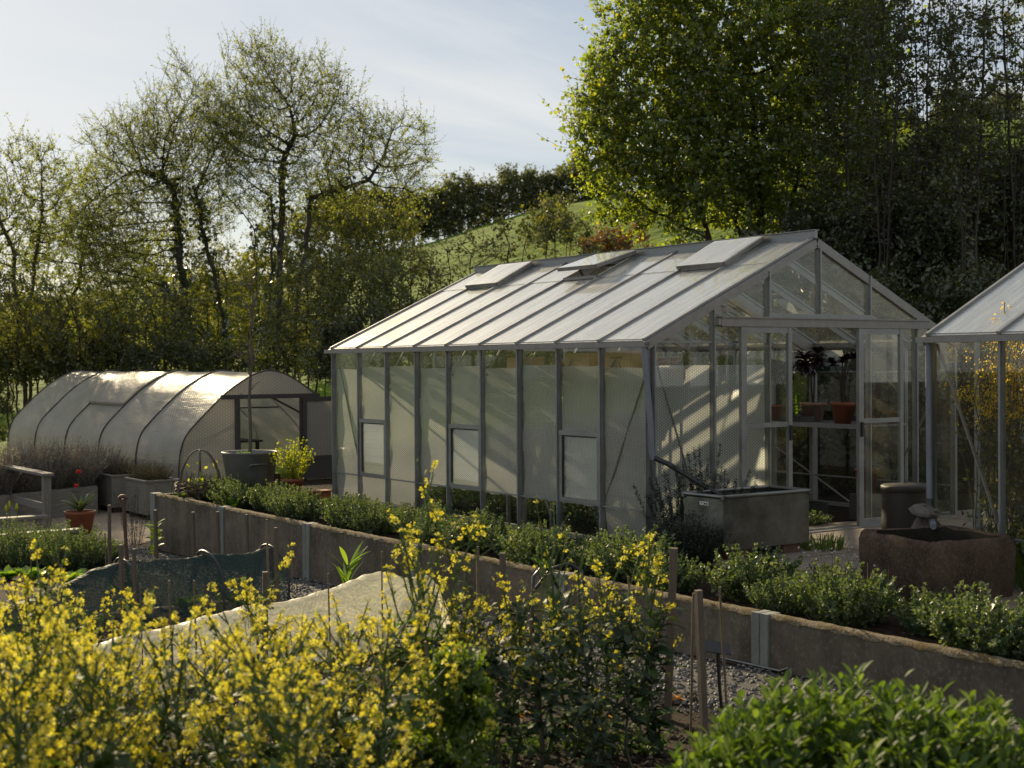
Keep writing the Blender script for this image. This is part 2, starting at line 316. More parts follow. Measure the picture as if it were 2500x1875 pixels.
# ---------------------------------------------------------------- mesh helpers
class MB:
    def __init__(s): s.v = []; s.f = []; s.n = 0; s.t = []
    def add(s, v, f, tint=None):
        v = np.asarray(v, float).reshape(-1, 3); f = np.asarray(f, int)
        s.v.append(v); s.f.append(f+s.n); s.n += len(v)
        s.t.append(np.full(len(f), .5) if tint is None else np.broadcast_to(np.asarray(tint, float), (len(f),)))
        return s
    def box(s, a, b):
        x0, y0, z0 = np.minimum(a, b); x1, y1, z1 = np.maximum(a, b)
        return s.add([(x0, y0, z0), (x1, y0, z0), (x1, y1, z0), (x0, y1, z0), (x0, y0, z1), (x1, y0, z1), (x1, y1, z1), (x0, y1, z1)],
                     [(0, 3, 2, 1), (4, 5, 6, 7), (0, 1, 5, 4), (1, 2, 6, 5), (2, 3, 7, 6), (3, 0, 4, 7)])
    def bar(s, p, q, w, h, up=(0, 0, 1)):
        p = np.array(p, float); q = np.array(q, float); d = q-p; d /= np.linalg.norm(d); u = np.array(up, float)
        a = np.cross(d, u); a /= np.linalg.norm(a); u = np.cross(a, d)
        c = [(-1, -1), (1, -1), (1, 1), (-1, 1)]
        v = [e+a*i*w/2+u*j*h/2 for e in (p, q) for i, j in c]
        return s.add(v, [(0, 1, 2, 3), (7, 6, 5, 4), (0, 4, 5, 1), (1, 5, 6, 2), (2, 6, 7, 3), (3, 7, 4, 0)])
    def tube(s, pts, r, sides=8, cap=True):
        pts = np.array(pts, float); n = len(pts); r = np.broadcast_to(np.asarray(r, float), (n,))
        tg = np.gradient(pts, axis=0); tg /= np.linalg.norm(tg, axis=1)[:, None]
        u = np.array((0, 0, 1.)) if abs(tg[0][2]) < .9 else np.array((1., 0, 0))
        V = []
        for i in range(n):
            a = np.cross(tg[i], u); a /= np.linalg.norm(a); b_ = np.cross(a, tg[i]); u = b_
            an = np.arange(sides)*2*PI/sides
            V.append(pts[i]+r[i]*(np.cos(an)[:, None]*a+np.sin(an)[:, None]*b_))
        V = np.concatenate(V); Fc = []
        for i in range(n-1):
            for j in range(sides):
                k = (j+1) % sides; Fc.append((i*sides+j, i*sides+k, (i+1)*sides+k, (i+1)*sides+j))
        s.add(V, Fc)
        if cap:
            for i in (0, n-1):
                c = s.n; s.add(np.vstack([V[i*sides:(i+1)*sides], pts[i]]), [(j, (j+1) % sides, sides, sides) for j in range(sides)] if False else [(j, (j+1) % sides, sides) for j in range(sides)])
        return s
    def lathe(s, prof, c=(0, 0, 0), sides=28, sx=1, sy=1):
        an = np.arange(sides)*2*PI/sides; V = []; Fc = []
        for r, z in prof: V.append(np.stack([c[0]+r*sx*np.cos(an), c[1]+r*sy*np.sin(an), np.full(sides, c[2]+z)], 1))
        for i in range(len(prof)-1):
            for j in range(sides):
                k = (j+1) % sides; Fc.append((i*sides+j, i*sides+k, (i+1)*sides+k, (i+1)*sides+j))
        return s.add(np.concatenate(V), Fc)
    def quads(s, V, tint=None):      # V (N,4,3)
        V = np.asarray(V, float); n = len(V)
        return s.add(V.reshape(-1, 3), np.arange(n*4).reshape(n, 4), tint)
    def segs(s, P, Q, rp, rq, sides=4):  # many tapered sticks at once
        P = np.asarray(P, float); Q = np.asarray(Q, float); n = len(P)
        if n == 0: return s
        d = Q-P; ln = np.linalg.norm(d, axis=1)[:, None]; d = d/np.maximum(ln, 1e-6)
        u = np.where(np.abs(d[:, 2:3]) < .9, [[0, 0, 1.]], [[1., 0, 0]])
        a = np.cross(d, u); a /= np.linalg.norm(a, axis=1)[:, None]; b_ = np.cross(a, d)
        an = np.arange(sides)*2*PI/sides
        rp = np.broadcast_to(np.asarray(rp, float), (n,)); rq = np.broadcast_to(np.asarray(rq, float), (n,))
        off = np.cos(an)[None, :, None]*a[:, None, :]+np.sin(an)[None, :, None]*b_[:, None, :]
        V = np.concatenate([P[:, None]+off*rp[:, None, None]-d[:, None]*rp[:, None, None]*.3, Q[:, None]+off*rq[:, None, None]+d[:, None]*rq[:, None, None]*.3], 1)
        j = np.arange(sides); k = (j+1) % sides
        fc = np.stack([j, k, k+sides, j+sides], 1)
        return s.add(V.reshape(-1, 3), (np.arange(n)[:, None, None]*2*sides+fc[None]).reshape(-1, 4))
    def mesh(s, name, mat, smooth=True):
        me = bpy.data.meshes.new(name)
        if s.n == 0: return me
        v = np.concatenate(s.v); me.vertices.add(len(v)); me.vertices.foreach_set('co', v.ravel().astype(np.float32))
        lt = np.concatenate([np.full(len(f), f.shape[1]) for f in s.f]); ls = np.concatenate([[0], np.cumsum(lt)[:-1]])
        me.loops.add(int(lt.sum())); me.loops.foreach_set('vertex_index', np.concatenate([f.ravel() for f in s.f]).astype(np.int32))
        me.polygons.add(len(lt)); me.polygons.foreach_set('loop_start', ls.astype(np.int32)); me.polygons.foreach_set('loop_total', lt.astype(np.int32))
        me.polygons.foreach_set('use_smooth', np.full(len(lt), smooth))
        at = me.attributes.new('tint', 'FLOAT', 'FACE'); at.data.foreach_set('value', np.concatenate(s.t).astype(np.float32))
        me.update(calc_edges=True); me.materials.append(mat if not isinstance(mat, str) else M[mat])
        return me
def obj(name, mb, mat, parent=None, smooth=False, bevel=0, loc=None):
    me = mb if isinstance(mb, bpy.types.Mesh) else mb.mesh(name, mat, smooth)
    o = bpy.data.objects.new(name, me); COL.objects.link(o)
    if parent is not None: o.parent = parent
    if loc is not None: o.location = loc
    if bevel:
        md = o.modifiers.new('bevel', 'BEVEL'); md.width = bevel; md.segments = 2; md.limit_method = 'ANGLE'
    return o
def tag(o, label, cat, group=None):
    o['label'] = label; o['category'] = cat
    if group: o['group'] = group
    return o
def thing(name, label, cat, loc=(0, 0, 0), rz=0, group=None):
    o = bpy.data.objects.new(name, None); COL.objects.link(o); o.location = loc; o.rotation_euler = (0, 0, rz); o.empty_display_size = .2
    return tag(o, label, cat, group)
def struct(name, mb, mat, smooth=False, kind='structure'):
    o = obj(name, mb, mat, None, smooth); o['kind'] = kind; return o
def dup(root, loc, rz=0, sc=1, label=None, group=None):
    r = root.copy(); COL.objects.link(r); r.location = loc; r.rotation_euler = (0, 0, rz); r.scale = (sc,)*3 if not isinstance(sc, tuple) else sc
    if label: r['label'] = label
    if group: r['group'] = group
    for ch in list(root.children):
        c = ch.copy(); COL.objects.link(c); c.parent = r
        for g in ch.children:
            d = g.copy(); COL.objects.link(d); d.parent = c
    return r
rng = np.random.default_rng(7); random.seed(7)
def unit(v): return v/np.maximum(np.linalg.norm(v, axis=-1, keepdims=True), 1e-9)
def rdir(n): return unit(rng.normal(size=(n, 3)))
def leafquads(P, size, dirs=None, aspect=.6, r=None, flat=0.):
    """diamond leaves at points P"""
    n = len(P); d = rdir(n) if dirs is None else unit(dirs)
    nr = rdir(n)+np.array([0, 0, flat]); w = unit(np.cross(d, nr)); nn = np.cross(w, d)
    s_ = np.broadcast_to(np.asarray(size, float), (n,))[:, None]
    return np.stack([P, P+d*s_*.5-w*s_*aspect*.5+nn*s_*.08, P+d*s_, P+d*s_*.5+w*s_*aspect*.5+nn*s_*.08], 1)
def strapleaves(P, D, length, width, droop=.5, nseg=5, fold=.25, wav=0., shape='lance', up=(0, 0, 1)):
    """bent leaves: returns verts (N,(nseg+1)*3,3) and faces"""
    n = len(P); D = unit(D); length = np.broadcast_to(np.asarray(length, float), (n,)); width = np.broadcast_to(np.asarray(width, float), (n,))
    side = unit(np.cross(D, np.broadcast_to(np.array(up, float)+rng.normal(size=(n, 3))*.15, (n, 3))))
    V = np.zeros((n, nseg+1, 3, 3)); pos = np.array(P, float); d = D.copy()
    for i in range(nseg+1):
        t = i/nseg
        w = {'lance': math.sin(PI*min(1, .06+.94*t))**.8 if t < 1 else .02, 'paddle': (.25+.75*math.sin(PI*t*.9)**1.2) if t < 1 else .1, 'strap': (1-.6*t**3) if t < 1 else .05}[shape]
        nn = np.cross(side, d); ww = width*.5*w
        jit = rng.normal(size=(n, 2, 1))*wav*width[:, None, None]
        V[:, i, 0] = pos-side*ww[:, None]+nn*(ww*fold)[:, None]+nn*jit[:, 0]
        V[:, i, 1] = pos
        V[:, i, 2] = pos+side*ww[:, None]+nn*(ww*fold)[:, None]+nn*jit[:, 1]
        pos = pos+d*(length/nseg)[:, None]
        d = unit(d-np.array([0, 0, 1.])*(droop/nseg)+0*d)
    fc = []
    for i in range(nseg):
        for j in range(2): fc.append((i*3+j, i*3+j+1, (i+1)*3+j+1, (i+1)*3+j))
    fc = np.array(fc); m = (nseg+1)*3
    return V.reshape(-1, 3), (np.arange(n)[:, None, None]*m+fc[None]).reshape(-1, 4), len(fc)
def straps(mb, P, D, length, width, **k):
    v, f, nf = strapleaves(P, D, length, width, **k); mb.add(v, f, np.repeat(rng.random(len(P)), nf)); return mb
def rock(r, seed, sub=(10, 7), rough=.25):
    g = np.random.default_rng(seed); mb = MB(); u, v = sub; V = []; Fc = []
    for i in range(v+1):
        th = PI*i/v
        for j in range(u):
            ph = 2*PI*j/u; d = np.array([math.sin(th)*math.cos(ph), math.sin(th)*math.sin(ph), math.cos(th)])
            V.append(d*np.array(r)*(1+rough*(g.random()-.5)))
    for i in range(v):
        for j in range(u): k = (j+1) % u; Fc.append((i*u+j, i*u+k, (i+1)*u+k, (i+1)*u+j))
    return mb.add(V, Fc)

# ---------------------------------------------------------------- ground, paths
def ground():
    xs = np.concatenate([-14-np.geomspace(1, 260, 34)[::-1], np.arange(-14, -1.7, .25), [-1.66, -1.605, -1.595, -1.55], np.arange(-1.4, 7, .22), np.arange(7, 30, .8), 30+np.geomspace(1, 320, 44)])
    ys = np.concatenate([-14-np.geomspace(1, 60, 10)[::-1], np.arange(-14, 8.7, .25), [8.8, 8.895, 8.905, 9.0], np.arange(9.2, 30, .45), np.arange(30, 90, 1.6), 90+np.geomspace(1.5, 420, 50)])
    X, Y = np.meshgrid(xs, ys); Z = zg(X, Y); D = (X-CAM[0])*F2[0]+(Y-CAM[1])*F2[1]
    Z = Z+np.where(D > 50, .25*np.sin(X*.37+1.3*np.sin(Y*.21))*np.sin(Y*.33), 0)
    nx, ny = len(xs), len(ys); V = np.stack([X, Y, Z], -1).reshape(-1, 3)
    i = np.arange(ny-1)[:, None]*nx+np.arange(nx-1)[None]; i = i.ravel()
    mb = MB().add(V, np.stack([i, i+1, i+1+nx, i+nx], 1)); me = mb.mesh('ground', M['ground'], True)
    a = me.attributes.new('grassy', 'FLOAT', 'POINT'); g = smooth(28, 33, D)*1.; g = np.maximum(g, smooth(5.6, 7, X)*smooth(-8, -7, Y)*.12)
    a.data.foreach_set('value', g.ravel().astype(np.float32))
    o = obj('ground', me, None); o['kind'] = 'structure'
ground()
def sheet(name, poly, mat, dz, step=.25):
    """flat path that follows the ground inside a polygon"""
    p = np.array(poly); x0, y0 = p.min(0); x1, y1 = p.max(0); xs = np.arange(x0, x1+step, step); ys = np.arange(y0, y1+step, step)
    X, Y = np.meshgrid(xs, ys); 
    def inside(x, y):
        c = np.zeros(x.shape, bool); j = len(p)-1
        for i in range(len(p)):
            cond = ((p[i, 1] > y) != (p[j, 1] > y)) & (x < (p[j, 0]-p[i, 0])*(y-p[i, 1])/(p[j, 1]-p[i, 1]+1e-12)+p[i, 0]); c ^= cond; j = i
        return c
    nx = len(xs); V = np.stack([X, Y, zg(X, Y)+dz], -1).reshape(-1, 3)
    i = (np.arange(len(ys)-1)[:, None]*nx+np.arange(nx-1)[None]).ravel()
    cxy = (V[i]+V[i+1+nx])/2; k = inside(cxy[:, 0], cxy[:, 1]); i = i[k]
    return struct(name, MB().add(V, np.stack([i, i+1, i+1+nx, i+nx], 1)), mat, True)
sheet('gravel_path', [(-2.75, -9), (-1.68, -9), (-1.68, 9.6), (-3.3, 10.6), (-3.2, 8.5), (-2.65, 5)], 'gravel', .006, .12)
sheet('sandy_path', [(-3.3, 10.6), (-1.7, 9.7), (-1.2, 10.2), (-.3, 11.2), (-.2, 26), (-2.6, 26), (-3.0, 14)], 'sand', .008, .12)
def pebbles():
    n = 11000; g = rng; y = g.random(n)**1.0; Y = -6.2+y*17; X = -2.72+g.random(n)*1.04-np.where(Y > 6, (Y-6)*.12, 0)*g.random(n)
    n2 = 2600; Xa = np.concatenate([X, -2.7-np.abs(g.normal(size=n2))*.16]); Ya = np.concatenate([Y, -6+g.random(n2)*10])
    k = (Xa < -1.68) & ~((Ya > 9.3) & (Xa > -1.9)); Xa = Xa[k]; Ya = Ya[k]; n = len(Xa); s_ = .008+.013*g.random(n)**2
    base = np.array([(1, 0, 0), (0, 1, 0), (-1, 0, 0), (0, -1, 0), (0, 0, .8), (0, 0, -.8)], float)
    f = np.array([(0, 1, 4), (1, 2, 4), (2, 3, 4), (3, 0, 4), (1, 0, 5), (2, 1, 5), (3, 2, 5), (0, 3, 5)])
    a = g.random(n)*PI; V = base[None]*s_[:, None, None]*(1+.5*(g.random((n, 6, 1))-.5)); ca, sa = np.cos(a)[:, None], np.sin(a)[:, None]
    V = np.stack([V[..., 0]*ca-V[..., 1]*sa, V[..., 0]*sa+V[..., 1]*ca, V[..., 2]], -1)+np.stack([Xa, Ya, zg(Xa, Ya)+.006+s_*.4], -1)[:, None]
    mb = MB().add(V.reshape(-1, 3), (np.arange(n)[:, None, None]*6+f[None]).reshape(-1, 3), np.repeat(g.random(n), 8))
    struct('gravel_stones', mb, 'pebble', False, 'stuff')
    n = 9000; Xc = -7.5+g.random(n)*4.9; Yc = -7+g.random(n)*9; s_ = .007+.03*g.random(n)**3
    V = base[None]*s_[:, None, None]*(1+.8*(g.random((n, 6, 1))-.5))+np.stack([Xc, Yc, zg(Xc, Yc)+s_*.2], -1)[:, None]
    struct('soil_clods', MB().add(V.reshape(-1, 3), (np.arange(n)[:, None, None]*6+f[None]).reshape(-1, 3), np.repeat(g.random(n), 8)), 'clod', True, 'stuff')
pebbles()
# paving slabs in front of the door and round the greenhouse
def paving():
    mb = MB(); g = np.random.default_rng(3)
    xs = np.arange(-.3, 6, .6)
    for i, x in enumerate(xs):
        for y in np.arange(-5.6, -.1, .6):
            z = .012+.008*g.random(); t = g.random(4)*.006
            a, b_, c, d = x+.006, x+.594, y+.006, y+.594
            mb.add([(a, c, -.05), (b_, c, -.05), (b_, d, -.05), (a, d, -.05), (a, c, z+t[0]), (b_, c, z+t[1]), (b_, d, z+t[2]), (a, d, z+t[3])],
                   [(4, 5, 6, 7), (0, 1, 5, 4), (1, 2, 6, 5), (2, 3, 7, 6), (3, 0, 4, 7)])
    struct('paving', mb, 'paving')
paving()
# ---------------------------------------------------------------- retaining wall
def retaining():
    r = thing('retaining_wall', 'long low concrete retaining wall with mossy top holding the herb bed', 'retaining wall', (-1.65, 0, 0))
    ys = [9.14-2.47*i for i in range(8)]
    for i in range(7):
        a, b_ = ys[i]-.075, ys[i+1]+.075
        obj('concrete_panel', MB().box((0, b_, -1.0), (.09, a, -.012)), 'concrete', r)
        # crumbly mossy top
        n = 40; g = np.random.default_rng(i); yy = np.linspace(b_, a, n); V = []; Fc = []
        for j, y in enumerate(yy):
            h = g.random(4)*.009
            V += [(-.004-.006*g.random(), y, -.022-.02*g.random()), (.004, y, h[0]-.004), (.045, y, h[1]+.004), (.088, y, h[2]-.004), (.098, y, -.03)]
        for j in range(n-1):
            for k in range(4): q = j*5+k; Fc.append((q, q+5, q+6, q+1))
        obj('moss_cap', MB().add(V, Fc), 'moss', r, True)
    for i, y in enumerate(ys):
        m = MB().box((-.022, y-.085, -1.), (.12, y-.004, .004)).box((-.022, y+.004, -1.), (.12, y+.085, .004)).box((.0, y-.01, -1.), (.1, y+.01, -.01))
        obj('wall_post', m, 'post_concrete', r, bevel=.004)
    obj('end_panel', MB().box((.12, 9.08, -1.), (2.2, 9.17, -.012)), 'concrete', r)
retaining()

# ---------------------------------------------------------------- greenhouse
def greenhouse(name, label, loc, b, nb, W, gx, eave, ridge, vents=(), louv=(), wrap=0, doors=True, far_detail=True, gutter_ext=.07, downpipe=True):
    r = thing(name, label, 'greenhouse', loc); Lg = nb*b; cxr = W/2; k = (ridge-eave)/cxr; th = math.atan(k); cs, sn = math.cos(th), math.sin(th)
    A = 'alu'
    # base rail
    obj('base_rail', MB().box((-.03, 0, 0), (.03, Lg, .045)).box((W-.03, 0, 0), (W+.03, Lg, .045)).box((.03, -.03, 0), (W-.03, .03, .045)).box((.03, Lg-.03, 0), (W-.03, Lg+.03, .045)), 'alu_dark', r)
    def post(x, y, z0, z1, wx, wy, out):
        m = MB().box((x-wx/2, y-wy/2, z0), (x+wx/2, y+wy/2, z1))
        if out[0]: m.box((x+out[0]*wx/2, y-wy*.28, z0), (x+out[0]*(wx/2+.018), y+wy*.28, z1))
        else: m.box((x-wx*.28, y+out[1]*wy/2, z0), (x+wx*.28, y+out[1]*(wy/2+.018), z1))
        obj('post', m, A, r)
    for sd, x in ((-1, 0), (1, W)):
        for i in range(nb+1):
            post(x, min(max(i*b, .012), Lg-.012), .045, eave-.06, .045, .036 if 0 < i < nb else .024, (sd, 0))
        obj('eave_rail', MB().box((x-.03, 0, eave-.06), (x+.03, Lg, eave-.005)), 'alu_dark', r)
        gx0 = x+sd*.03
        g = MB(); e = gutter_ext
        for a_, b2 in (((gx0+sd*.003, -e, eave-.085), (gx0+sd*.08, Lg+e, eave-.078)), ((gx0+sd*.073, -e, eave-.078), (gx0+sd*.08, Lg+e, eave-.035)), ((gx0+sd*.003, -e, eave-.078), (gx0+sd*.01, Lg+e, eave-.04))): g.box(a_, b2)
        obj('gutter', g, 'alu_dark', r)
    # panes in walls
    for sd, x in ((-1, 0), (1, W)):
        for i in range(nb):
            lv = sd < 0 and i in louv
            y0, y1 = i*b+.018, (i+1)*b-.018
            spans = [(.385, eave-.06)] if not lv else [(1.14, eave-.06)]
            for z0, z1 in spans+[(.045, .366)]:
                obj('wall_pane', MB().box((x-.003, y0, z0), (x+.003, y1, z1)), 'glass', r)
            obj('sill_rail', MB().box((x-.014, y0, .367), (x+.012, y1, .384)).box((x-.021, y0, .369), (x-.014, y1, .381)), A, r)
            if lv:
                w = obj('louvre_window', MB().box((x-.03, y0, 1.085), (x+.014, y1, 1.135)).box((x-.024, y0, .386), (x+.014, y1, .42)).box((x-.024, y0, .42), (x+.014, y0+.05, 1.085)).box((x-.024, y1-.05, .42), (x+.014, y1, 1.085)), A, r)
                for q in range(6):
                    z = .425+q*.11; 
                    obj('louvre_blade', MB().bar((x-.004-.003, (y0+y1)/2, z), (x+.003, (y0+y1)/2, z+.112), y1-y0-.105, .004, (1, 0, 0)), 'louvreglass', w)
                obj('louvre_gear', MB().box((x-.018, y1-.068, .44), (x-.006, y1-.053, 1.07)), 'rubber', w)
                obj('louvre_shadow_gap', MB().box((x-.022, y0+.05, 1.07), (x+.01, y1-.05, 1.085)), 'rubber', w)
    # roof
    ov = .05
    for sd in (-1, 1):
        def rp(t, y, h=0): # t=0 eave 1 ridge
            x = (0-ov*(1-t)) if sd < 0 else (W+ov*(1-t)); x = x+(cxr-x)*t if False else ((-ov)+(cxr+ov)*t if sd < 0 else (W+ov)-(cxr+ov)*t)
            z = eave+k*((x) if sd < 0 else (W-x)); return np.array([x+sd*(-0)+(-sn*h if sd < 0 else sn*h), y, z+cs*h])
        for i in range(nb+1):
            y = min(max(i*b, .016), Lg-.016)
            ht = 1.
            m = MB().bar(rp(0, y, .012), rp(ht, y, .012), .032, .024, (0, 0, 1)).bar(rp(.003, y, -.036), rp(.985, y, -.036), .014, .07, (0, 0, 1))
            obj('roof_bar', m, A, r)
        vb = [v[0] for v in vents] if sd < 0 else []
        for i in range(nb):
            y0, y1 = i*b+.018, (i+1)*b-.018; split = .742
            for (t0, t1, h) in (((.0, split+.012, -.002), (split, .99, .006)) if i not in vb else ((.0, split, -.002),)):
                p = [rp(t0, y0, h), rp(t0, y1, h), rp(t1, y1, h), rp(t1, y0, h)]; q = [rp(t0, y0, h+.004), rp(t0, y1, h+.004), rp(t1, y1, h+.004), rp(t1, y0, h+.004)]
                obj('roof_pane', MB().add(p+q, [(3, 2, 1, 0), (4, 5, 6, 7), (0, 1, 5, 4), (1, 2, 6, 5), (2, 3, 7, 6), (3, 0, 4, 7)]), 'roofglass' if sd < 0 else 'cleanroof', r)
        for (i, ang) in (vents if sd < 0 else ()):
            y0, y1 = i*b-.02, (i+1)*b+.02; hz = rp(.985, 0, .075); lo = rp(.738, 0, .045)
            dv = lo-hz; a = R(ang); ln = np.linalg.norm(dv); base = math.atan2(dv[2], dv[0]); d2 = np.array([math.cos(base-a), 0, math.sin(base-a)])
            nrm = np.array([d2[2], 0, -d2[0]]); nrm = nrm if nrm[2] > 0 else -nrm
            def vp(s_, y, h): return hz+d2*ln*s_+nrm*h+np.array([0, y, 0])
            w = MB()
            for y in (y0, y1): w.bar(vp(0, y, 0), vp(1, y, 0), .03, .045, nrm)
            for s_ in (.02, .98): w.bar(vp(s_, y0+.015, 0), vp(s_, y1-.015, 0), .045, .045, nrm)
            vo = obj('roof_vent', w, 'alu_dark', r)
            p = [vp(.0, y0+.01, .024), vp(.0, y1-.01, .024), vp(1.02, y1-.01, .024), vp(1.02, y0+.01, .024)]; q = [x_+nrm*.004 for x_ in p]
            obj('vent_pane', MB().add(p+q, [(0, 1, 2, 3), (4, 5, 6, 7), (0, 1, 5, 4), (1, 2, 6, 5), (2, 3, 7, 6), (3, 0, 4, 7)]), 'ventglass', vo)
            fr = MB()
            for y in (i*b+.02, (i+1)*b-.02): fr.bar(rp(.742, y, .02), rp(.985, y, .02), .03, .035)
            fr.bar(rp(.742, i*b+.035, .02), rp(.742, (i+1)*b-.035, .02), .03, .035)
            obj('vent_curb', fr, 'alu_dark', r)
            if ang > 8: obj('vent_stay', MB().bar(rp(.76, i*b+.38, .03), vp(.93, i*b+.38, -.03), .02, .03), 'darkwood', r)
    rz = ridge
    obj('ridge_cap', MB().add([(cxr-.13, -.02, rz-.075), (cxr-.02, -.02, rz+.0), (cxr-.02, -.02, rz+.085), (cxr+.02, -.02, rz+.085), (cxr+.02, -.02, rz+.0), (cxr+.13, -.02, rz-.075), (cxr+.13, Lg+.02, rz-.075), (cxr+.02, Lg+.02, rz), (cxr+.02, Lg+.02, rz+.085), (cxr-.02, Lg+.02, rz+.085), (cxr-.02, Lg+.02, rz), (cxr-.13, Lg+.02, rz-.075)],
        [(0, 1, 10, 11), (1, 2, 9, 10), (2, 3, 8, 9), (3, 4, 7, 8), (4, 5, 6, 7), (1, 4, 3, 2), (10, 9, 8, 7)]).box((cxr-.045, -.025, rz+.085), (cxr+.045, Lg+.025, rz+.093)), 'alu', r)
    # gables
    zr = lambda x: eave-.02+k*min(x, W-x)
    for gy, sg in ((0, -1), (Lg, 1)):
        near = sg < 0
        fr = MB()
        for s2 in (-1, 1):
            xe = -ov if s2 < 0 else W+ov
            fr.bar((xe, gy+sg*.012, eave+k*(-ov)-.05), (cxr+s2*.004, gy+sg*.012, ridge-.055), .05, .085)
        obj('gable_rafter', fr, 'alu_dark', r)
        for i, x in enumerate(gx):
            if i == 3 and near and doors: z0 = 2.33
            else: z0 = .045
            if near and doors and i == 3: pass
            x_ = x if 0 < i < len(gx)-1 else x
            post(x_, gy, z0, (zr(x)-.06) if 0 < i < len(gx)-1 else eave-.06, .036, .05, (0, sg))
        if near and doors:
            obj('eave_rail', MB().box((gx[0]+.02, gy-.016, eave-.045), (gx[2]-.02, gy+.012, eave-.022)), A, r)
            obj('header_beam', MB().box((gx[1]+.03, gy-.11, 2.215), (gx[5]+.12, gy-.03, 2.305)).box((gx[1]+.03, gy-.125, 2.30), (gx[5]+.12, gy-.03, 2.315)).box((gx[1]-.01, gy-.105, 2.225), (gx[1]+.028, gy-.035, 2.295)), 'alu_dark', r)
            obj('gable_sill', MB().box((gx[2]-.02, gy-.05, 2.318), (gx[4]+.02, gy-.027, 2.36)).box((gx[2]-.012, gy-.05, 2.36), (gx[2]+.012, gy-.027, 2.8)).box((gx[4]-.012, gy-.05, 2.36), (gx[4]+.012, gy-.027, 2.8)), A, r)
            for s0 in (gx[2]-.47, gx[4]-.26):
                d = obj('sliding_door', MB().box((s0, gy-.10, .03), (s0+.075, gy-.06, 2.21)).box((s0+.68, gy-.10, .03), (s0+.735, gy-.06, 2.21)).box((s0+.075, gy-.095, 1.165), (s0+.68, gy-.065, 1.215)).box((s0+.075, gy-.095, 2.15), (s0+.68, gy-.065, 2.21)).box((s0+.075, gy-.095, .03), (s0+.68, gy-.065, .11)), 'alu', r)
                for z0, z1 in ((.11, 1.165), (1.215, 2.15)): obj('door_pane', MB().box((s0+.075, gy-.083, z0), (s0+.68, gy-.077, z1)), 'glass', d)
                hx = s0+.70 if s0 < gx[3]-.5 else s0+.035
                obj('door_handle', MB().box((hx-.012, gy-.125, 1.02), (hx+.012, gy-.10, 1.18)), 'rubber', d)
            obj('threshold', MB().box((gx[1]+.1, gy-.14, .0), (gx[5]+.1, gy-.035, .03)), 'alu_dark', r)
        else:
            obj('eave_rail', MB().box((gx[0]+.02, gy-.016, eave-.045), (gx[-1]-.02, gy+.012, eave-.022)), A, r)
        for i in range(len(gx)-1):
            x0, x1 = gx[i]+.016, gx[i+1]-.016
            if near and doors and i in (2, 3): zb = 2.32
            else: zb = .045
            top0, top1 = zr(x0)-.05, zr(x1)-.05
            v = [(x0, gy-.003, zb), (x1, gy-.003, zb), (x1, gy-.003, top1), (x0, gy-.003, top0)]; v2 = [(a_, b2+.006, c_) for a_, b2, c_ in v]
            obj('gable_pane', MB().add(v+v2, [(0, 1, 2, 3), (7, 6, 5, 4), (0, 4, 5, 1), (1, 5, 6, 2), (2, 6, 7, 3), (3, 7, 4, 0)]), 'glass', r)
    # internal frame and braces
    for y in (Lg/3, 2*Lg/3) if far_detail else ():
        m = MB()
        for s2 in (-1, 1):
            x0 = .05 if s2 < 0 else W-.05
            m.bar((x0, y, eave-.1), (cxr, y, ridge-.13), .05, .11)
            m.box((x0-.02, y-.03, .045), (x0+.02, y+.03, eave-.1))
        m.bar((cxr-1.2, y+.03, eave+k*(cxr-1.2)-.12), (cxr+1.2, y+.03, eave+k*(cxr-1.2)-.12), .03, .06)
        obj('truss', m, 'alu_dark', r)
    for a_, b2 in (((.035, .06, eave-.3), (.035, b*1.0, .42)), ((.035, Lg-.06, eave-.1), (.035, Lg-b*.95, .42)), ((W-.035, .06, eave-.3), (W-.035, b*1.2, .42)), ((W-.035, Lg-.06, eave-.1), (W-.035, Lg-b*.95, .42))):
        obj('brace', MB().bar(a_, b2, .012, .03, (1, 0, 0)), 'alu_dark', r)
    for i in range(1, nb, 1):
        if far_detail: obj('knee_brace', MB().bar((.03, i*b-.03, eave-.38), (.34, i*b-.03, eave+k*.34-.06), .014, .022, (0, 1, 0)), 'alu', r)
    if doors:
        obj('brace', MB().bar((gx[0]+.06, .035, eave-.2), (gx[1]-.2, .035, .42), .012, .03, (0, 1, 0)), 'alu_dark', r)
    if wrap:
        g = np.random.default_rng(5)
        for i in range(nb):
            n = 7; y0, y1 = i*b+.002, (i+1)*b-.004; V = []; Fc = []; zt = wrap+g.normal()*.012
            zs = np.linspace(.2 if 1 <= i <= 5 else .03, 1, 14)
            for a_ in range(n):
                for z in zs:
                    V.append((.032+.008*g.random()+.01*math.sin(z*17+i), y0+(y1-y0)*a_/(n-1), (zt+g.normal()*.002)*z if z == 1 else zt*z+(.02*math.sin(a_*1.7+i) if z < .21 and 1 <= i <= 5 else 0)))
            for a_ in range(n-1):
                for c_ in range(13): q = a_*14+c_; Fc.append((q, q+14, q+15, q+1))
            obj('bubble_wrap', MB().add(V, Fc), 'wrapx', r, True)
        for x0, x1 in ((gx[0]+.02, gx[1]), (gx[1], gx[2])):
            V = []; Fc = []
            for a_ in range(7):
                for c_ in range(14): V.append((x0+(x1-x0)*a_/6, .03+.008*g.random(), .05+(wrap-.04)*c_/13))
            for a_ in range(6):
                for c_ in range(13): q = a_*14+c_; Fc.append((q, q+14, q+15, q+1))
            obj('bubble_wrap', MB().add(V, Fc), 'wrapy', r, True)
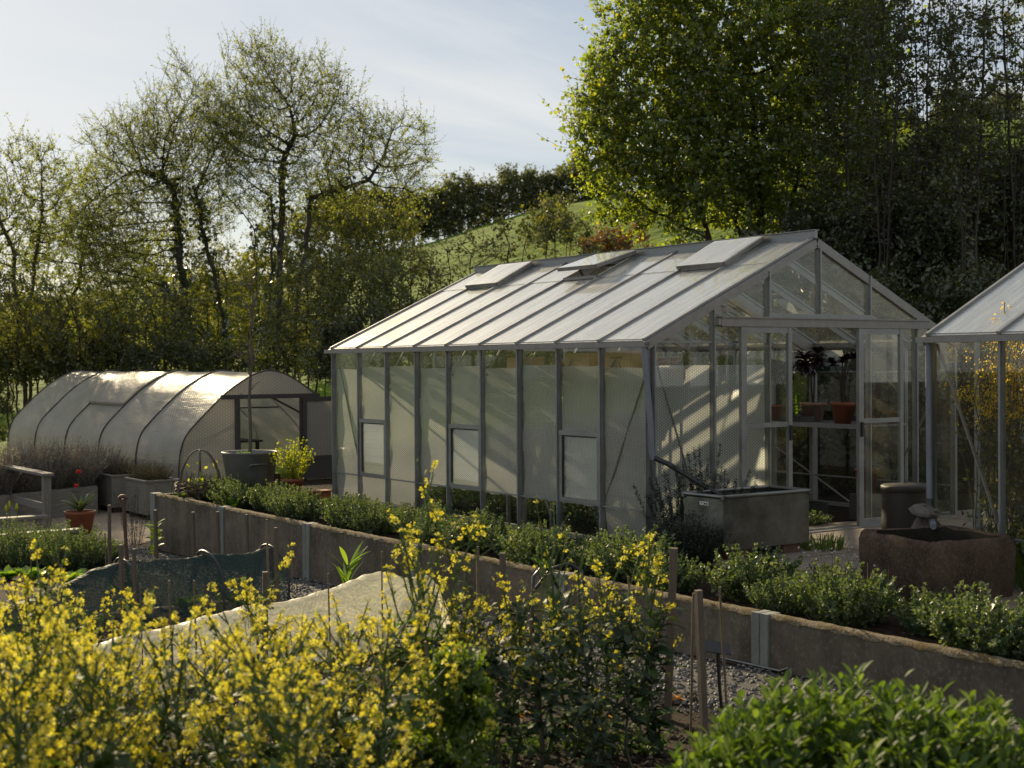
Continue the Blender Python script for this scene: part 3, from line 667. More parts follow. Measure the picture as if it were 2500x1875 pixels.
    if downpipe:
        obj('downpipe', MB().tube([(-.075, -.02, eave-.08), (-.075, -.03, eave-.2), (-.05, -.085, 1.25), (-.045, -.09, .95), (-.03, -.1, .9)], .03, 10), 'pipe_grey', r, True)
        obj('overflow_pipe', MB().tube([(-.03, -.1, .92), (.05, -.22, .86), (.32, -.66, .57), (.36, -.72, .53)], .026, 10), 'pipe_black', r, True)
    return r
GX = [.05, .85, 1.63, 2.40, 3.19, 3.98, 4.65]
greenhouse('greenhouse', 'large aluminium greenhouse with bubble wrap behind its side panes and an open sliding door', (0, 0, 0), .74, 9, 4.70, GX, 2.09, 3.18, ((1, 0), (4, 10), (7, 0)), (1, 4, 7), 1.81)
NX, NY = .93, -2.66
g2 = greenhouse('greenhouse', 'second greenhouse cut off at the right edge, yellow flowers behind its glass', (NX, NY-.74*8, 0), .74, 8, 3.9, [.05, .68, 1.32, 1.95, 2.58, 3.22, 3.85], 2.09, 3.02, (), (), 0, False, False, .06, False)
# downpipe of the second greenhouse: part of it, ends over the stone trough
def pipe2():
    y = .74*8
    obj('downpipe', MB().tube([(-.055, y-.03, 2.02), (-.055, y-.035, 1.9), (-.075, y-.06, .66), (-.08, y-.065, .6)], .027, 12), 'pipe_grey', g2, True)
    obj('pipe_elbow', MB().tube([(-.08, y-.065, .66), (-.082, y-.068, .62), (-.1, y-.085, .575), (-.13, y-.11, .55)], .031, 12), 'pipe_black', g2, True)
    obj('spout_pipe', MB().tube([(-.12, y-.10, .56), (-.5, y-.44, .48)], .026, 12), 'pipe_grey', g2, True)
pipe2()
# ---------------------------------------------------------------- polytunnel
def tunnel():
    Y0, Lt = 13.2, 10.9; cx_ = 2.1
    r = thing('polytunnel', 'translucent polytunnel with dark hoops standing left of the greenhouse', 'polytunnel', (cx_, Y0, -.32))
    prof = [(-1.76, 0), (-1.76, .25), (-1.75, .58), (-1.67, .88), (-1.5, 1.07), (-1.26, 1.30), (-.95, 1.60), (-.69, 1.79), (-.44, 1.94), (-.24, 2.03), (0, 2.08)]
    P = prof+[(-x, z) for x, z in prof[::-1][1:]]
    # smooth it
    t = np.linspace(0, len(P)-1, 45); px = np.interp(t, range(len(P)), [p[0] for p in P]); pz = np.interp(t, range(len(P)), [p[1] for p in P])
    for _ in range(2): px[1:-1] = (px[:-2]+2*px[1:-1]+px[2:])/4; pz[1:-1] = (pz[:-2]+2*pz[1:-1]+pz[2:])/4
    g = np.random.default_rng(2); nh = 6; hy = np.linspace(0, Lt, nh); nx = 45
    ys = np.linspace(0, Lt, 61); V = []
    for y in ys:
        ph = (y % (Lt/5))/(Lt/5); sag = 1-.012*math.sin(PI*ph)
        for a, b_ in zip(px, pz): V.append((a*sag+.004*g.normal()*.6, y, b_*sag+.004*g.normal()*.6))
    i = (np.arange(60)[:, None]*nx+np.arange(nx-1)[None]).ravel()
    obj('cover', MB().add(V, np.stack([i, i+1, i+1+nx, i+nx], 1)), 'cover', r, True)
    for y in hy: obj('hoop', MB().tube([(a*1.006, y, b_*1.004+.003) for a, b_ in zip(px, pz)], .015, 8), 'darkwood', r, True)
    obj('lower_band', MB().add([v for y in (0.01, Lt-.01) for v in ((-1.745, y, .0), (-1.742, y, .42))], [(0, 1, 3, 2)]), 'cover', r)
    # roof flap
    fl = [(np.interp(q, range(45), px), np.interp(q, range(45), pz)) for q in np.linspace(11.5, 19, 9)]
    V = []; 
    for y in (Lt*.4+.02, Lt*.6-.02):
        for a, b_ in fl: V.append((a*1.02, y, b_*1.02+.015))
    obj('roof_flap', MB().add(V, [(j, j+1, j+10, j+9) for j in range(8)]), 'cover', r, True)
    a, b_ = fl[0]; obj('flap_rail', MB().box((a*1.02-.02, Lt*.4, b_*1.02-.02), (a*1.02+.02, Lt*.6, b_*1.02+.02)), 'timberx', r)
    # end walls
    def zat(x): return float(np.interp(x, px, pz))
    dl, dr, dz = -.62, .60, 1.56
    def endpoly(x0, x1, zlo, y, mat='cover_end'):
        xs = np.linspace(x0, x1, 14); V = [(x, y, zlo) for x in xs]+[(x, y, max(zat(x)-.01, zlo)) for x in xs]
        obj('end_panel', MB().add(V, [(j, j+1, j+15, j+14) for j in range(13)]), mat, r)
    endpoly(-1.74, dl, 0.0, .015); endpoly(dr, 1.74, 0.0, .015); endpoly(dl, dr, dz, .015); endpoly(-1.74, 1.74, .0, Lt-.01)
    obj('door_frame', MB().box((dl-.08, -.05, 0), (dl+.01, .01, dz)).box((dr-.01, -.05, 0), (dr+.12, .01, dz)).box((-.97, -.05, dz), (1.0, .01, dz+.08)), 'darkwood', r, bevel=.006)
    d = obj('sliding_door', MB().box((dr+.0, -.12, 1.50), (dr+1.3, -.07, 1.58)).box((dr+.02, -.12, .05), (dr+.09, -.07, 1.50)).box((dr+1.2, -.12, .05), (dr+1.28, -.07, 1.50)).box((dr+.09, -.12, .42), (dr+1.2, -.07, .48)), 'darkwood', r)
    obj('door_cover', MB().box((dr+.09, -.1, .48), (dr+1.2, -.09, 1.5)), 'cover_end', d)
    obj('door_board', MB().box((dr+.09, -.11, .05), (dr+1.2, -.08, .42)), 'darkwood', d)
    for y in (Lt*.2, Lt*.4): obj('crop_bar', MB().tube([(-1.2, y, 1.33), (1.2, y, 1.33)], .016, 6), 'darkwood', r, True)
    obj('corner_brace', MB().tube([(1.35, .35, .98), (.3, 1.9, 1.85)], .02, 6), 'darkwood', r, True)
    obj('corner_brace', MB().tube([(-1.35, .35, .95), (-.3, 1.9, 1.85)], .02, 6), 'darkwood', r, True)
    b = thing('staging_bench', 'dark low staging table inside the polytunnel doorway', 'staging', (2.2, 16.2, -.32))
    obj('table_top', MB().box((-.9, -.5, .62), (.9, .5, .66)), 'darkwood', b)
    for x in (-.8, .8):
        for y in (-.45, .45): obj('leg', MB().box((x-.03, y-.03, 0), (x+.03, y+.03, .62)), 'darkwood', b)
tunnel()

# ---------------------------------------------------------------- trees
def colonize(att, nodes, parents, step, di, dk, iters=200, up=.12, wob=.25, seed=0):
    g = np.random.default_rng(seed); nodes = [np.array(p, float) for p in nodes]; parents = list(parents)
    att = np.array(att); alive = np.ones(len(att), bool)
    nd = np.full(len(att), 1e9); ni = np.zeros(len(att), int)
    def upd(start):
        for q in range(start, len(nodes)):
            d = np.linalg.norm(att-nodes[q], axis=1); m = d < nd; nd[m] = d[m]; ni[m] = q
    upd(0)
    for it in range(iters):
        alive &= nd > dk
        m = alive & (nd < di)
        if not m.any():
            if alive.any() and it < 40: di *= 1.5; continue
            break
        s0 = len(nodes); arr = np.array(nodes)
        v = unit(att[m]-arr[ni[m]]); acc = {}
        idx = ni[m]; tot = np.zeros((s0, 3)); np.add.at(tot, idx, v)
        for q in np.unique(idx):
            d = tot[q]+g.normal(size=3)*wob; d[2] += up; nl = np.linalg.norm(d)
            if nl < 1e-3: continue
            p = nodes[q]+d/nl*step
            nodes.append(p); parents.append(q)
        if len(nodes) > 14000: break
        upd(s0)
    return np.array(nodes), np.array(parents)
def ell_points(lobes, n, g, shell=.0):
    vol = np.array([l[1][0]*l[1][1]*l[1][2] for l in lobes]); k = g.choice(len(lobes), n, p=vol/vol.sum())
    d = unit(g.normal(size=(n, 3)))*(g.random((n, 1))**(1/3)*(1-shell)+shell)
    c = np.array([l[0] for l in lobes]); r_ = np.array([l[1] for l in lobes]); p = c[k]+d*r_[k]
    nc = max(8, n//26); cc = p[:nc]; rm = r_[k[:nc]].min(1); q = g.integers(0, nc, n-n//4)   # clumps with gaps between
    return np.concatenate([cc[q]+g.normal(size=(len(q), 3))*(rm[q, None]*.13), p[nc:nc+n//5]])
def lobes_px(spec, D, thick=1.0):
    out = []
    for px, py, rx, rz in spec:
        c = atd(px, py, D); out.append((c, (rx*D/CF, max(rx, rz)*.5*D/CF*2*thick*.8, rz*D/CF)))
    return out
def tree(name, label, cat, spec, D, trunks, natt, leaf, lmat, bark='bark', tip=.008, step=.32, thick=1., twn=3, twl=.5, lpt=7, rmax=None, group=None, seed=1, ivy=0, up=.1, dk=.95, lasp=.6, expo=2.2, twup=.25, wob=.25, shoots=.1, shl=.9, jit=.03):
    g = np.random.default_rng(seed); rngs = g
    lob = lobes_px(spec, D, thick); base = trunks[0][0]
    b0 = atd(base[0], base[1], D); b0[2] = float(zg(b0[0], b0[1]))-.05
    r = thing(name, label, cat, tuple(b0), 0, group)
    nodes = []; par = []
    for tr in trunks:
        pts = [atd(p[0], p[1], D+(p[2] if len(p) > 2 else 0)) for p in tr]; pts[0][2] = float(zg(pts[0][0], pts[0][1]))-.1
        prev = -1
        for a, b_ in zip(pts[:-1], pts[1:]):
            m = max(1, int(np.linalg.norm(b_-a)/step))
            for q in range(m):
                nodes.append(a+(b_-a)*q/m+(g.normal(size=3)*jit if prev >= 0 else 0)); par.append(prev); prev = len(nodes)-1
        nodes.append(pts[-1]); par.append(prev)
    nt0 = len(nodes)
    P, pr = colonize(ell_points(lob, int(natt*3), g), nodes, par, step, step*9, step*dk, 260, up, wob, seed)
    n = len(P); rad = np.full(n, 0.); 
    for i in range(n-1, -1, -1):
        rad[i] = max(rad[i], tip**expo) if rad[i] else tip**expo
        if pr[i] >= 0: rad[pr[i]] += rad[i]
    rad = rad**(1/expo)
    if rmax: rad = np.minimum(rad, rmax) if rad.max() > rmax else rad*(rmax/rad.max())**.7
    k = pr >= 0; mb = MB(); big = k & (rad > .035)
    o = b0
    mb.segs(P[pr[big]]-o, P[big]-o, rad[pr[big]]*1., rad[big], 7)
    sm = k & ~big; mb.segs(P[pr[sm]]-o, P[sm]-o, np.minimum(rad[pr[sm]], .05), rad[sm], 3)
    # twigs with leaves on thin branches
    twn = int(round(twn*DENS))
    th = np.where(rad < tip*3.2)[0]; th = th[th >= nt0]
    if len(th) == 0: th = np.arange(n)
    bd = np.where(pr[th, None] >= 0, P[th]-P[pr[th]], [[0, 0, 1.]]); bd = unit(bd)
    q = np.repeat(np.arange(len(th)), twn); m = len(q)
    d = unit(bd[q]*.7+rngs.normal(size=(m, 3))*.62+np.array([0, 0, twup])); ln = twl*(.45+.8*rngs.random(m))
    s0 = P[th][q]; mid = s0+d*ln[:, None]*.5; d2 = unit(d+rngs.normal(size=(m, 3))*.25+np.array([0, 0, twup*.5])); e = mid+d2*ln[:, None]*.5
    mb.segs(s0-o, mid-o, tip*.75, tip*.55, 3); mb.segs(mid-o, e-o, tip*.55, tip*.3, 3)
    # long leader shoots that break the outline
    haskid = np.zeros(n, bool); haskid[pr[pr >= 0]] = True; tp = np.where(~haskid & (np.arange(n) >= nt0))[0]; ctr = P[nt0:].mean(0) if n > nt0 else P.mean(0)
    tp = tp[rngs.random(len(tp)) < shoots*3]; ns = len(tp); SP = np.zeros((0, 3)); SD = np.zeros((0, 3))
    if ns:
        sd0 = unit(unit(P[tp]-P[pr[tp]])*.8+unit(P[tp]-ctr)*.7+np.array([0, 0, .65])+rngs.normal(size=(ns, 3))*.25); sl = shl*(.4+.7*rngs.random(ns)); a0 = P[tp]
        a1 = a0+sd0*sl[:, None]*.5; a2 = a1+unit(sd0+np.array([0, 0, .25])+rngs.normal(size=(ns, 3))*.12)*sl[:, None]*.5
        mb.segs(a0-o, a1-o, tip*.9, tip*.6, 3); mb.segs(a1-o, a2-o, tip*.6, tip*.3, 3)
        kk = max(5, int(lpt*3.5)); tq = rngs.random((ns, kk, 1)); SP = np.where(tq < .5, a0[:, None]+(a1-a0)[:, None]*2*tq, a1[:, None]+(a2-a1)[:, None]*(2*tq-1)).reshape(-1, 3)
    obj('trunk', mb, bark, r, True)
    t = rngs.random((m, lpt)); lp = np.where(t[..., None] < .5, s0[:, None]+(mid-s0)[:, None]*2*t[..., None], mid[:, None]+(e-mid)[:, None]*(2*t[..., None]-1)).reshape(-1, 3)
    lp = np.concatenate([lp, SP]); lp = lp+rngs.normal(size=lp.shape)*leaf*.35
    N_ = len(lp); lq = leafquads(lp-o, leaf*(.6+.8*rngs.random(N_)), rdir(N_)*.8+np.array([0, 0, -.1]), lasp)
    tt = rngs.random(N_)*.7; tt[:m*lpt] += .3*np.repeat(rngs.random(m), lpt); tt[m*lpt:] += .3
    obj('crown', MB().quads(lq, tt), lmat, r)

    if ivy:
        tn = np.arange(nt0); tn = tn[rngs.random(nt0) < .95]; q = np.repeat(tn, ivy); m = len(q)
        ip = P[q]+unit(rngs.normal(size=(m, 3)))*(rad[q, None]*1.1+.16*rngs.random((m, 1)))+rngs.normal(size=(m, 3))*.07
        obj('ivy', MB().quads(leafquads(ip-o, .1+.07*rngs.random(m), None, .9), rngs.random(m)), 'lf_ivy', r)
    return r
DENS = 2.2
TG = 'trees behind the polytunnel'
tree('ivy_clad_tree', 'tall tree with thick ivy covered leaning trunk and airy spring crown', 'tree',
     [(480, 330, 130, 130), (350, 390, 130, 120), (270, 520, 110, 120), (450, 500, 130, 110), (300, 640, 120, 110), (440, 200, 45, 70)], 42,
     [[(560, 905), (548, 800), (520, 670), (490, 540), (478, 470)], [(556, 902), (500, 830), (440, 760), (400, 700)], [(490, 540), (420, 450), (360, 420)]], 2600, .06, 'lf_tree', seed=11, ivy=26, tip=.007, lpt=6, twl=.6, step=.27, wob=.2, twn=2, group=TG)
tree('spreading_tree', 'tallest round crowned tree left of the greenhouse, sparse pale leaves on dark limbs', 'tree',
     [(640, 190, 105, 105), (730, 230, 115, 105), (640, 330, 130, 110), (830, 330, 110, 95), (960, 370, 105, 85), (1000, 450, 85, 60), (800, 440, 120, 80), (640, 470, 110, 80)], 41,
     [[(648, 905), (652, 760), (665, 640), (662, 480)], [(662, 520), (760, 480), (860, 455), (900, 440)], [(664, 600), (690, 400), (720, 330)], [(652, 700), (620, 560)]], 2900, .06, 'lf_tree', seed=23, ivy=9, tip=.007, lpt=6, twl=.6, step=.27, wob=.2, twn=2, group=TG)
tree('slender_tree', 'small twiggy tree against the bright sky at the left edge', 'tree',
     [(60, 430, 90, 95), (120, 400, 40, 70), (30, 560, 100, 120), (130, 520, 70, 110), (-60, 480, 80, 130)], 40, [[(75, 920), (72, 760), (85, 640), (100, 540)], [(72, 700), (30, 600), (0, 540)]], 1200, .07, 'lf_tree', seed=31, tip=.007, lpt=6, twn=2, step=.28, group=TG)
tree('leaning_tree', 'rounded leafy tree filling the gap between the left edge and the ivy trunk', 'tree',
     [(220, 480, 80, 90), (215, 620, 110, 120), (130, 700, 110, 100), (320, 740, 120, 90)], 44, [[(160, 920), (150, 800), (200, 650), (215, 560)], [(330, 915), (300, 800), (270, 700)]], 1300, .07, 'lf_tree', seed=37, tip=.007, lpt=7, twn=2, group=TG)
def shrub(name, label, spec, D, stems, natt, leaf, lmat, seed, group=None, **k):
    kw = dict(tip=.006, step=.28, twn=3, twl=.42, lpt=7, up=.18, thick=.8, bark='bark', cat='shrub'); kw.update(k)
    cat = kw.pop('cat'); return tree(name, label, cat, spec, D, stems, natt, leaf, lmat, seed=seed, group=group, **kw)
SG = 'thicket behind the polytunnel and greenhouse'
for i, (px, py, rx, rz, D, bx, lm, lab) in enumerate([
    (30, 790, 120, 130, 38, 40, 'lf_thicket', 'dark upright thicket bush at the far left beside the polytunnel'),
    (190, 810, 110, 100, 37.5, 190, 'lf_thicket', 'dark bush behind the rear end of the polytunnel'),
    (370, 810, 120, 90, 38, 380, 'lf_thicket', 'dark tangled bush below the ivy covered trunk'),
    (760, 760, 100, 140, 35, 750, 'lf_thicket', 'tall green bush just left of the greenhouse roof corner'),
    (880, 720, 110, 120, 34, 880, 'lf_thicket', 'brownish bush behind the lower roof edge of the greenhouse'),
    (1000, 710, 110, 80, 33, 1000, 'lf_thicket', 'thicket bush behind the middle of the greenhouse roof slope'),
    (830, 560, 130, 110, 47, 830, 'lf_thicket', 'broad dark tree below the long low limb of the tallest tree'),
    (930, 590, 110, 80, 46, 935, 'lf_thicket', 'dark round bush beneath the hedge on the hill edge'),
    (700, 620, 90, 110, 48, 700, 'lf_thicket', 'dark bush between the tallest trunk and the hill'), (530, 690, 95, 90, 50, 530, 'lf_thicket', 'olive bush filling the gap between the two big trunks'), (400, 640, 90, 90, 51, 400, 'lf_thicket', 'olive bush left of the ivy trunk, far behind the tunnel')]):
    shrub('thicket_bush', lab, [(px, py, rx, rz), (px+rx*.4, py+rz*.5, rx*.8, rz*.6), (px-rx*.5, py+rz*.5, rx*.7, rz*.6)], D, [[(bx-18, py+rz+60), (bx-25, py+20)], [(bx+15, py+rz+60), (bx+22, py)], [(bx, py+rz+60), (bx+2, py-10)]], 620, .085, lm, 50+i, SG, lpt=6, twn=2)
for i, (px, py, rx, rz, D) in enumerate([(60, 800, 150, 70, 62), (300, 820, 150, 80, 60), (520, 800, 150, 90, 61), (690, 800, 110, 80, 63), (620, 680, 60, 60, 64)]):
    lab = ['yellow backlit bush glowing at the far left behind the trunks', 'yellow backlit bush glowing behind the rear half of the polytunnel', 'yellow backlit bush glowing around the ivy covered trunk', 'yellow backlit bush glowing right of the twin trunks', 'small golden bush glowing between the two main trunks'][i]
    shrub('sunlit_bush', lab, [(px, py, rx, rz), (px-60, py+30, rx*.7, rz*.7)], D, [[(px-30, py+rz+30), (px-30, py)], [(px+30, py+rz+30), (px+30, py)]], 520, .16, 'lf_yellow', 80+i, 'sunlit bushes in the field', step=.5, lpt=7, twl=.7)
shrub('hazel_bush', 'leafy hazel bush with upright shoots rising above the greenhouse roof', [(1250, 590, 80, 70), (1330, 570, 70, 85), (1390, 600, 50, 50), (1170, 620, 60, 50), (1310, 500, 18, 50), (1230, 520, 16, 50), (1390, 520, 14, 40)], 31,
      [[(1290, 760), (1280, 600)], [(1330, 760), (1330, 560), (1312, 470)], [(1250, 760), (1240, 600), (1228, 490)], [(1360, 760), (1388, 540)]], 230, .085, 'lf_thicket', 95, lasp=.85, lpt=5, twn=1)
shrub('twiggy_bush', 'brown twiggy bush with few leaves behind the greenhouse ridge end', [(1110, 640, 70, 60), (1060, 660, 60, 50), (1170, 610, 50, 40)], 30, [[(1100, 760), (1095, 640)], [(1140, 760), (1150, 620)], [(1060, 760), (1050, 660)]], 330, .06, 'lf_thicket', 96, lpt=2, twn=2)
shrub('copper_bush', 'rust coloured bush on the slope between ridge and maple', [(1500, 600, 65, 30), (1560, 590, 40, 30), (1450, 615, 40, 22)], 60, [[(1500, 660), (1500, 600)], [(1550, 660), (1556, 590)], [(1450, 660), (1452, 612)]], 380, .14, 'lf_copper', 97, step=.4, twl=.5)
shrub('hill_bush', 'dark round bush standing alone on the grass slope', [(1355, 540, 48, 60), (1400, 575, 45, 35), (1310, 570, 35, 35)], 88, [[(1355, 620), (1355, 540)], [(1390, 620), (1395, 575)]], 420, .2, 'lf_hedge', 98, step=.55, twl=.8, tip=.012)
DENS = 3.
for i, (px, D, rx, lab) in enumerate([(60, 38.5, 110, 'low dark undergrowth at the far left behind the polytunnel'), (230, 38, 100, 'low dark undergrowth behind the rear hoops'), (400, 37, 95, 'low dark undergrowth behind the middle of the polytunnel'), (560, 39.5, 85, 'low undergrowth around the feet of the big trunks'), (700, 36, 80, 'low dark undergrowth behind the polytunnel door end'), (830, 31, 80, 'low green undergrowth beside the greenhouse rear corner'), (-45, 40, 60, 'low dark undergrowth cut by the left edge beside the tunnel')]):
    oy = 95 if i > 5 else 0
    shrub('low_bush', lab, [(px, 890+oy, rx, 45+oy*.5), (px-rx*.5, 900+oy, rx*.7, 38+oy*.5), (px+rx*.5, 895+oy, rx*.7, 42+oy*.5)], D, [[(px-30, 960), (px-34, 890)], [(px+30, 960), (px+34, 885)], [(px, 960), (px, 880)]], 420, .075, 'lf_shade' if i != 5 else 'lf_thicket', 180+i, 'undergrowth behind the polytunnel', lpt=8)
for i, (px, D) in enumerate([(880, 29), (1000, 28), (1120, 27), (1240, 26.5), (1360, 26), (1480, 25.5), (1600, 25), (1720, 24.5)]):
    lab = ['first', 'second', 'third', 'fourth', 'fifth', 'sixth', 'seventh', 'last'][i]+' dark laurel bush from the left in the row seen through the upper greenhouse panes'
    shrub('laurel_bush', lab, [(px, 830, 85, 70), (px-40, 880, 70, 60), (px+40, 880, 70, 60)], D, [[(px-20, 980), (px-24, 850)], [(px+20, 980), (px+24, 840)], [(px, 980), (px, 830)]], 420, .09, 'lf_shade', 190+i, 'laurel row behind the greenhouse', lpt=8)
DENS = 2.2
# hedge on the hill
for i, (px, py, rx, rz) in enumerate([(830, 530, 60, 50), (920, 520, 60, 55), (1000, 530, 55, 60), (1075, 525, 50, 60), (1130, 495, 42, 62), (1185, 505, 42, 52), (1250, 475, 48, 60), (1310, 475, 38, 50), (1350, 485, 36, 40), (1410, 450, 52, 62), (1480, 470, 50, 50), (2200, 330, 70, 55), (2330, 280, 60, 70), (2440, 290, 70, 60)]):
    lab = ['hedge tree on the hill, leftmost and half hidden by the tallest tree', 'dark hedge tree on the hill behind the low limb', 'hedge tree with ragged top just right of the tallest tree', 'low dark hedge tree at the bottom of the grass slope', 'narrow pointed hedge tree on the skyline', 'low round hedge tree in a dip of the skyline', 'broad hedge tree in the middle of the skyline', 'thin topped hedge tree right of the broad one', 'smallest hedge tree, below its two neighbours', 'highest hedge tree, just left of the maple', 'hedge tree half hidden by the edge of the maple', 'dark tree on the hilltop behind the bare stems', 'tallest dark hilltop tree seen between the bare stems', 'dark hilltop tree near the right edge'][i]
    D = 128 if i < 11 else 140
    shrub('hedge_tree', lab, [(px, py, rx, rz), (px-rx*.5, py+rz*.5, rx*.6, rz*.6), (px+rx*.5, py+rz*.4, rx*.6, rz*.6)], D, [[(px-8, py+rz+35), (px-12, py+10)], [(px+10, py+rz+35), (px+14, py)]], 520, .26, 'lf_hedge', 100+i, 'hedge trees along the hill', step=.7, twl=1.1, tip=.016, lpt=8, twn=4)
# big maple and the bare stems behind the greenhouse
tree('field_maple', 'huge dense field maple with lit green left side behind the greenhouse', 'tree',
     [(1520, 230, 110, 130), (1480, 340, 90, 110), (1590, 90, 130, 120), (1700, -20, 150, 130), (1600, 350, 150, 150), (1550, 470, 110, 100), (1740, 200, 170, 170), (1740, 420, 170, 140), (1890, 80, 160, 150), (1890, 330, 170, 170), (1930, 520, 140, 100), (1680, 540, 100, 55), (1480, 480, 50, 60), (2040, 120, 120, 190), (2060, 380, 110, 160)], 27,
     [[(1850, 760), (1830, 600), (1760, 480), (1700, 350)], [(1870, 760), (1860, 560), (1850, 350), (1820, 150)], [(1900, 760), (1920, 560), (1950, 350)], [(1830, 700), (1720, 580), (1600, 520), (1540, 480)], [(1840, 640), (1700, 450), (1580, 320)]],
     4400, .075, 'lf_maple', seed=41, tip=.0055, step=.25, lpt=7, twn=3, twl=.45, lasp=.9, thick=.9, shoots=.16, shl=1.0)
def stems(px0, px1, i, D, lab, seed, nst=7):
    global DENS
    DENS = 2.6
    g = np.random.default_rng(seed); tr = []; sp = []
    for q in range(nst):
        b = px0+(px1-px0)*(.35+.3*g.random()); e = px0+(px1-px0)*(q+.2+.6*g.random())/nst
        z_ = g.normal()*1.3; tr.append([(b, 800), (b*.66+e*.34, 520, z_*.3), (b*.33+e*.67, 240, z_*.65), (e, -60, z_)])
    for y in (-40, 90, 220, 350, 480): sp.append(((px0+px1)/2, y, (px1-px0)*.62, 95))
    return tree('hazel_tree', lab, 'tree', sp, D, tr, 900, .06, 'lf_stem_tree', bark='bark', tip=.0055, step=.3, jit=.01, lpt=6 if i else 8, twn=2, twl=.5, seed=seed, group='thin trees right of the maple', up=.45, wob=.1, lasp=.85)
for i, (a, b_, D, lab) in enumerate([(2010, 2130, 24.5, 'many stemmed thin tree just right of the dense maple crown'), (2100, 2230, 23, 'bare thin stems crossing the sky gap right of the maple'), (2200, 2330, 24, 'slim bare tree in front of the lit hillside patch'), (2300, 2420, 22.5, 'slim crossing stems in front of the right hilltop'), (2390, 2540, 24, 'thin stems with scattered leaves at the upper right edge')]):
    stems(a, b_, i, D, lab, 60+i)
DENS = 3.5
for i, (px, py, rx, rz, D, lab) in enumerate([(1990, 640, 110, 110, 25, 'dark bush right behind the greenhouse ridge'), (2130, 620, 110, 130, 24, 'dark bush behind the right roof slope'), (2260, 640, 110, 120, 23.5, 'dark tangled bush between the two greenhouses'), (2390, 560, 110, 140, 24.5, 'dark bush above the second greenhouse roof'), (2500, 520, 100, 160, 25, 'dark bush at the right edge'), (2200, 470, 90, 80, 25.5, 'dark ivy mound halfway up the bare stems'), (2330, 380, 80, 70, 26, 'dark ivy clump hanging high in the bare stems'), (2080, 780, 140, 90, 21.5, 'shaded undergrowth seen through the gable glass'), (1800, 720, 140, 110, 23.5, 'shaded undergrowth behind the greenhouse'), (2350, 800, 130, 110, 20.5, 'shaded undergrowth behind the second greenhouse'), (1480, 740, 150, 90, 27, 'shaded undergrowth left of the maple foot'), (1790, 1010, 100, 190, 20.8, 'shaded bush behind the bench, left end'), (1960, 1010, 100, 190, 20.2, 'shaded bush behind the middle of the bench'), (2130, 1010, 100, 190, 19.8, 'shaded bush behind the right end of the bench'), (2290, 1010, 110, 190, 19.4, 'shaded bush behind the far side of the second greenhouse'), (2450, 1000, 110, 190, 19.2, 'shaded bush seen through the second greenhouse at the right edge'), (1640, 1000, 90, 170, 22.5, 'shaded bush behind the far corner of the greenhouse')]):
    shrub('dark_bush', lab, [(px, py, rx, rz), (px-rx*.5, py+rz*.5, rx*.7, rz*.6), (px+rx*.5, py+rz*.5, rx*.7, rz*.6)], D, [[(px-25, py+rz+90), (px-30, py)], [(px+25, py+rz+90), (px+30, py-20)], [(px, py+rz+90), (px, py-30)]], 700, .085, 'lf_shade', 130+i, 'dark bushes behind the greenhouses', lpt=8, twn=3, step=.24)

# ---------------------------------------------------------------- herbs on the terrace
def herb(name, label, cat, g, nst, h, rad, leaf, lmat, stemmat, lps, loc=(0, 0, 0), group=None, lasp=.6, spread=.75, tipsz=1., flat=.4, stemr=.0022, clump=1):
    r = thing(name, label, cat, loc, 0, group)
    a = g.random(nst)*2*PI; q = np.sqrt(g.random(nst)); b0 = np.stack([np.cos(a)*q*rad*.45, np.sin(a)*q*rad*.45, np.zeros(nst)], 1)
    d = unit(np.stack([np.cos(a)*q*spread, np.sin(a)*q*spread, np.ones(nst)], 1)+g.normal(size=(nst, 3))*.16); ln = h*(.55+.5*g.random(nst))*(1.08-.3*q**2)
    mid = b0+d*ln[:, None]*.5; d2 = unit(d+g.normal(size=(nst, 3))*.12+np.array([0, 0, .25])); e = mid+d2*ln[:, None]*.5
    mb = MB().segs(b0, mid, stemr*1.2, stemr, 3).segs(mid, e, stemr, stemr*.6, 3); obj('stems', mb, stemmat, r)
    t = g.random((nst, lps))**.6; P = np.where(t[..., None] < .5, b0[:, None]+(mid-b0)[:, None]*2*t[..., None], mid[:, None]+(e-mid)[:, None]*(2*t[..., None]-1))
    sz = leaf*(.7+.6*g.random((nst, lps)))*(1.1-.35*t)
    out = rdir(nst*lps).reshape(nst, lps, 3)*.9+d2[:, None]*.45
    obj('foliage', MB().quads(leafquads(P.reshape(-1, 3), sz.ravel(), out.reshape(-1, 3), lasp, None, flat), np.clip(.55*g.random(nst*lps)+.5*np.repeat(g.random(nst), lps)*1., 0, 1)), lmat, r)
    return r
HG = 'oregano bushes along the wall top'
hp = [herb('oregano_bush', 'x', 'herb', np.random.default_rng(200+i), 150, .36, .4, .03, 'lf_oregano', 'stem', 34, group=HG, spread=.95, lasp=.75) for i in range(4)]
hpos = []
yy = 8.4
for i in range(23):
    hpos.append((-1.1+.16*math.sin(i*2.3), yy, -.075)); yy -= .63+.07*math.sin(i*1.7)
